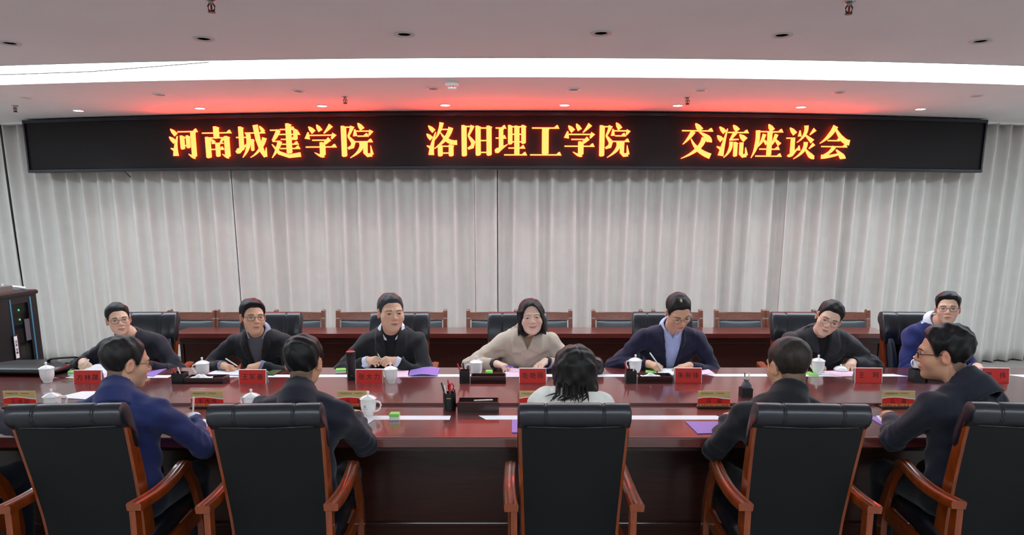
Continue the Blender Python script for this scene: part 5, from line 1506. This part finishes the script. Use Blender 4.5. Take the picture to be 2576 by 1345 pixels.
# ------------------------------------------------------------------ the people
DN = (0, 0, 1)
BLK = (24, 22, 23)
PEOPLE = [
 # far row, facing the camera
 dict(label='person in dark jacket and glasses holding a pen in the fist near the rack', xy=(-2.60, 4.73), rz=pi, C=(-2.622, 4.50, 1.088), N=(-2.605, 4.60, 0.983), hs=.90, rot=(36, 2, 4), tyaw=10, sw=.155,
      R=((-2.845, 4.43, .815), (.45, -.75, -.1), (-.5, -.1, .85), 'fist', (-.8, .3, -.42)), L=((-2.42, 4.40, .80), (.1, -.9, -.1), DN, 'relaxed', (.7, .3, -.6)),
      jacket=(30, 29, 40), vee=(.045, .11), shirt=(28, 28, 36), open_neck=.055, lapel=.03, glasses='frame_dark', hair_c=(40, 35, 37), hair_t=.013, seed=3, skin=(232, 190, 164), head=dict(fw=.98),
      pen_R=((-2.80, 4.355, .80), (-2.735, 4.32, .855), 'white_plastic', 'white pen in the fist near the open notebook')),
 dict(label='person in black blazer over grey sweater, with wristwatch and glasses, looking aside', xy=(-1.73, 4.73), rz=pi, C=(-1.726, 4.50, 1.104), N=(-1.735, 4.60, 0.996), hs=.98, rot=(34, 4, -2), sw=.172,
      R=((-1.915, 4.42, .792), (.85, -.5, -.08), DN, 'relaxed', (-.9, .2, -.5)), L=((-1.655, 4.40, .800), (-.9, -.42, -.10), DN, 'relaxed', (.9, .3, -.5)),
      jacket=(25, 26, 31), vee=(.062, .30), shirt=(82, 80, 88), shirt_name='sweater', collar=(150, 155, 175), lapel=.045, cuffs=(120, 125, 150), watch=True, glasses='frame_dark', hair_c=(24, 23, 26), hair_t=.016, quiff=.008, seed=4, head=dict(fw=.97),
      pen_R=((-1.80, 4.375, .80), (-1.885, 4.40, .845), 'white_plastic', 'silver pen between the hands of the grey-sweater man')),
 dict(label='stout person in black coat, white shirt collar and dark sweater with clasped hands', xy=(-.82, 4.73), rz=pi, C=(-.806, 4.50, 1.136), N=(-.82, 4.60, 1.010), hs=1.05, rot=(24, 0, 0), sw=.175, bulk=1.12, neck=.056,
      R=((-.955, 4.43, .822), (.72, -.62, .22), (-.45, -.45, .75), 'clasp', (-.9, .2, -.5)), L=((-.770, 4.43, .822), (-.72, -.62, .2), (.45, -.45, .75), 'clasp', (.9, .2, -.5)),
      jacket=(36, 36, 39), vee=(.052, .30), shirt=(22, 23, 32), shirt_name='sweater', collar=(225, 230, 245), coat_collar=.09, cuffs=(215, 222, 245), cuff_l=.12, sleeve=.90, hair_c=(70, 70, 75), hair_t=.010, seed=5, skin=(226, 180, 152), head=dict(fat=.9, fw=1.05, eye=.8, brow=.8),
      pen_R=((-.86, 4.385, .84), (-.895, 4.40, .90), 'steel', 'silver pen held in the clasped hands')),
 dict(label='person with chin-length black hair in beige coat with wide collar, smiling', xy=(.10, 4.73), rz=pi, C=(.128, 4.50, 1.104), N=(.105, 4.60, 1.000), hs=.97, rot=(3, 4, 4), sw=.165, bulk=1.10, neck=.050, thick=.006,
      R=((-.105, 4.44, .800), (.80, -.55, -.12), DN, 'relaxed', (-.9, .25, -.5)), L=((.225, 4.46, .812), (-.55, -.80, -.16), DN, 'flat', (.9, .3, -.5)),
      jacket=(190, 175, 160), jr=.95, vee=(.040, .085), shirt=(150, 130, 105), shirt_name='blouse', collar=(165, 145, 120), coat_collar=.085, placket=True, cuffs=(44, 36, 38), cuff_l=.10, sleeve=.90, hair='bob', hair_t=.010, hair_c=(20, 18, 22), seed=6, skin=(240, 200, 180),
      head=dict(fat=.6, fw=1.02, eye=.62, brow=.5, lip=(200, 98, 98), beard=0, smile=1), pen_R=((-.045, 4.395, .795), (.045, 4.37, .79), 'purple', 'violet pen held by woman in beige coat')),
 dict(label='person in navy blazer and pale blue shirt bending over to write', xy=(1.07, 4.73), rz=pi, C=(1.088, 4.43, 1.150), N=(1.085, 4.58, 1.033), hs=1.0, rot=(8, -30, 6), sw=.185, bulk=1.05,
      R=((.905, 4.44, .800), (.62, -.72, -.05), (-.35, -.15, .9), 'pen', (-.9, .2, -.5)), L=((1.175, 4.42, .792), (-.90, -.40, -.08), DN, 'flat', (.9, .3, -.5)),
      jacket=(34, 33, 58), vee=(.066, .42), shirt=(168, 180, 226), placket_s=1, open_neck=.03, collar=(190, 202, 240), lapel=.02, glasses='frame_gold', hair_c=(34, 30, 34), bald=True, hair_t=.008, seed=7, skin=(222, 172, 144),
      pen_R=((.985, 4.345, .772), (.905, 4.40, .885), 'white_plastic', 'white pen writing in the hand of the man in blue shirt')),
 dict(label='person in dark padded jacket and turtleneck, glasses, head tilted to one side', xy=(2.10, 4.73), rz=pi, C=(2.052, 4.38, 1.112), N=(2.085, 4.56, 1.010), hs=.95, rot=(-20, -8, -20), sw=.178, bulk=1.08, thick=.008, tilt=.05,
      R=((2.02, 4.50, .800), (.45, -.85, -.12), DN, 'relaxed', (-.9, .3, -.5)), L=((2.275, 4.47, .805), (-.50, -.82, -.12), DN, 'relaxed', (.9, .3, -.5)),
      jacket=(36, 37, 42), jr=.7, vee=(.046, .22), shirt=(20, 21, 27), shirt_name='turtleneck', coat_collar=.08, glasses='frame_gold', gh=.019, hair_c=(38, 34, 38), hair_t=.016, seed=8, skin=(234, 194, 170), wrinkle=.0035, stand=0.0),
 dict(label='person in bright navy suit and glasses at the table end, facing half aside', xy=(2.93, 4.75), rz=pi, C=(2.932, 4.56, 1.153), N=(2.925, 4.66, 1.053), hs=.90, rot=(-30, 5, 2), sw=.152,
      R=((2.80, 4.36, .80), (.5, -.8, -.1), DN, 'relaxed', (-.45, .4, -.75)), L=((3.04, 4.36, .80), (-.4, -.9, -.1), DN, 'relaxed', (.45, .4, -.75)),
      jacket=(34, 42, 98), vee=(.055, .25), shirt=(215, 220, 235), collar=(225, 230, 245), lapel=.045, glasses='frame_dark', hair_c=(28, 26, 32), hair_t=.018, quiff=.006, recede=.3, seed=9, skin=(234, 190, 164)),
 # near row, backs to the camera
 dict(label='person in navy blue suit and glasses seen from behind, writing on the near side', xy=(-1.69, 2.83), C=(-1.722, 2.98, 1.120), N=(-1.715, 2.88, 1.012), hs=.99, rot=(-42, -10, 0), tyaw=-8, sw=.172,
      R=((-1.545, 3.20, .795), (-.50, .84, -.05), (.25, .1, .95), 'pen', (.7, -.4, -.7)), L=((-1.86, 3.15, .80), (.4, .9, -.1), DN, 'flat', (-.8, -.3, -.5)),
      jacket=(38, 47, 98), jr=.75, stand=.040, cuffs=(225, 230, 245), glasses='frame_dark', hair_c=(44, 38, 38), hair_t=.010, hair_s=.0055, seed=10, skin=(214, 164, 134), trousers=(26, 30, 50),
      pen_R=((-1.60, 3.30, .772), (-1.578, 3.28, .885), 'white_plastic', 'white pen writing in the hand of the navy-suited man')),
 dict(label='person in black suit with thick black hair seen straight from behind beside the mug', xy=(-.93, 2.83), C=(-.929, 2.98, 1.122), N=(-.92, 2.87, 1.013), hs=.98, rot=(-4, -8, 0), tyaw=-6, sw=.174,
      R=((-.765, 3.25, .80), (-.4, .9, -.1), DN, 'relaxed', (.5, -.4, -.8)), L=((-1.09, 3.18, .80), (.4, .9, -.1), DN, 'relaxed', (-.9, -.3, -.5)),
      jacket=(29, 31, 44), jr=.8, stand=.036, hair_c=(22, 21, 23), hair_t=.016, hair_s=.007, hair_n=1.4, seed=11, skin=(208, 158, 124), trousers=(24, 25, 34)),
 dict(label='person with shoulder-length dark hair in white jacket seen from behind', xy=(.25, 2.83), C=(.285, 3.04, 1.050), N=(.275, 2.985, 0.985), hs=1.06, rot=(10, -10, 0), sw=.125, bulk=.92, drop=-.035, thick=.014,
      R=((.345, 3.27, .80), (-.4, .9, -.1), DN, 'relaxed', (.25, -.3, -.9)), L=((.19, 3.27, .80), (.4, .9, -.1), DN, 'relaxed', (-.25, -.3, -.9)),
      jacket=(232, 232, 224), jr=.7, hair='long', hair_t=.012, hair_c=(30, 25, 24), seed=12, wrinkle=.004, trousers=(30, 30, 34), head=dict(beard=0)),
 dict(label='person in black suit with cropped hair and shaved neck, back turned to the camera', xy=(1.17, 2.83), C=(1.212, 2.93, 1.118), N=(1.19, 2.85, 1.003), hs=1.04, rot=(14, -10, -2), tyaw=4, sw=.178, neck=.055,
      R=((1.35, 3.18, .80), (-.4, .9, -.1), DN, 'relaxed', (.9, -.3, -.5)), L=((1.05, 3.20, .80), (.4, .9, -.1), DN, 'relaxed', (-.6, -.6, -.7)),
      jacket=(26, 27, 33), jr=.8, stand=.045, hair_c=(60, 50, 44), hair_t=.010, hair_s=.0042, hair_n=.5, nape=.4, seed=13, skin=(206, 158, 122), trousers=(24, 25, 30)),
 dict(label='person in dark suit and black glasses in profile, full black hair, on the near side', xy=(1.98, 2.85), C=(1.908, 2.96, 1.168), N=(1.965, 2.88, 1.055), hs=1.02, rot=(58, -4, -3), tyaw=16, sw=.162, neck=.054, bulk=1.0,
      R=((2.12, 3.18, .80), (-.5, .85, -.1), DN, 'relaxed', (.9, -.3, -.5)), L=((1.86, 3.23, .80), (.3, .95, -.1), DN, 'relaxed', (-.6, -.5, -.75)),
      jacket=(31, 33, 46), jr=.8, stand=.034, glasses='frame_dark', gt=1.5, hair_c=(24, 22, 24), hair_t=.017, hair_s=.009, hair_n=1.5, quiff=.006, seed=14, skin=(206, 152, 122), head=dict(fat=.4), trousers=(24, 26, 34)),
 dict(label='person in grey jacket of whom only a sleeve shows at the frame edge', xy=(-2.57, 2.83), C=(-2.61, 2.98, 1.13), N=(-2.60, 2.88, 1.018), hs=1.0, rot=(-10, -8, 0), sw=.175,
      R=((-2.375, 3.20, .805), (-.3, .95, -.1), DN, 'relaxed', (1, -.35, -.35)), L=((-2.80, 3.18, .80), (.4, .9, -.1), DN, 'relaxed', (-.9, -.3, -.5)),
      jacket=(62, 60, 70), jr=.8, stand=.036, hair_c=(28, 26, 28), seed=15, trousers=(26, 30, 46)),
]
for sp in PEOPLE:
    person(sp)
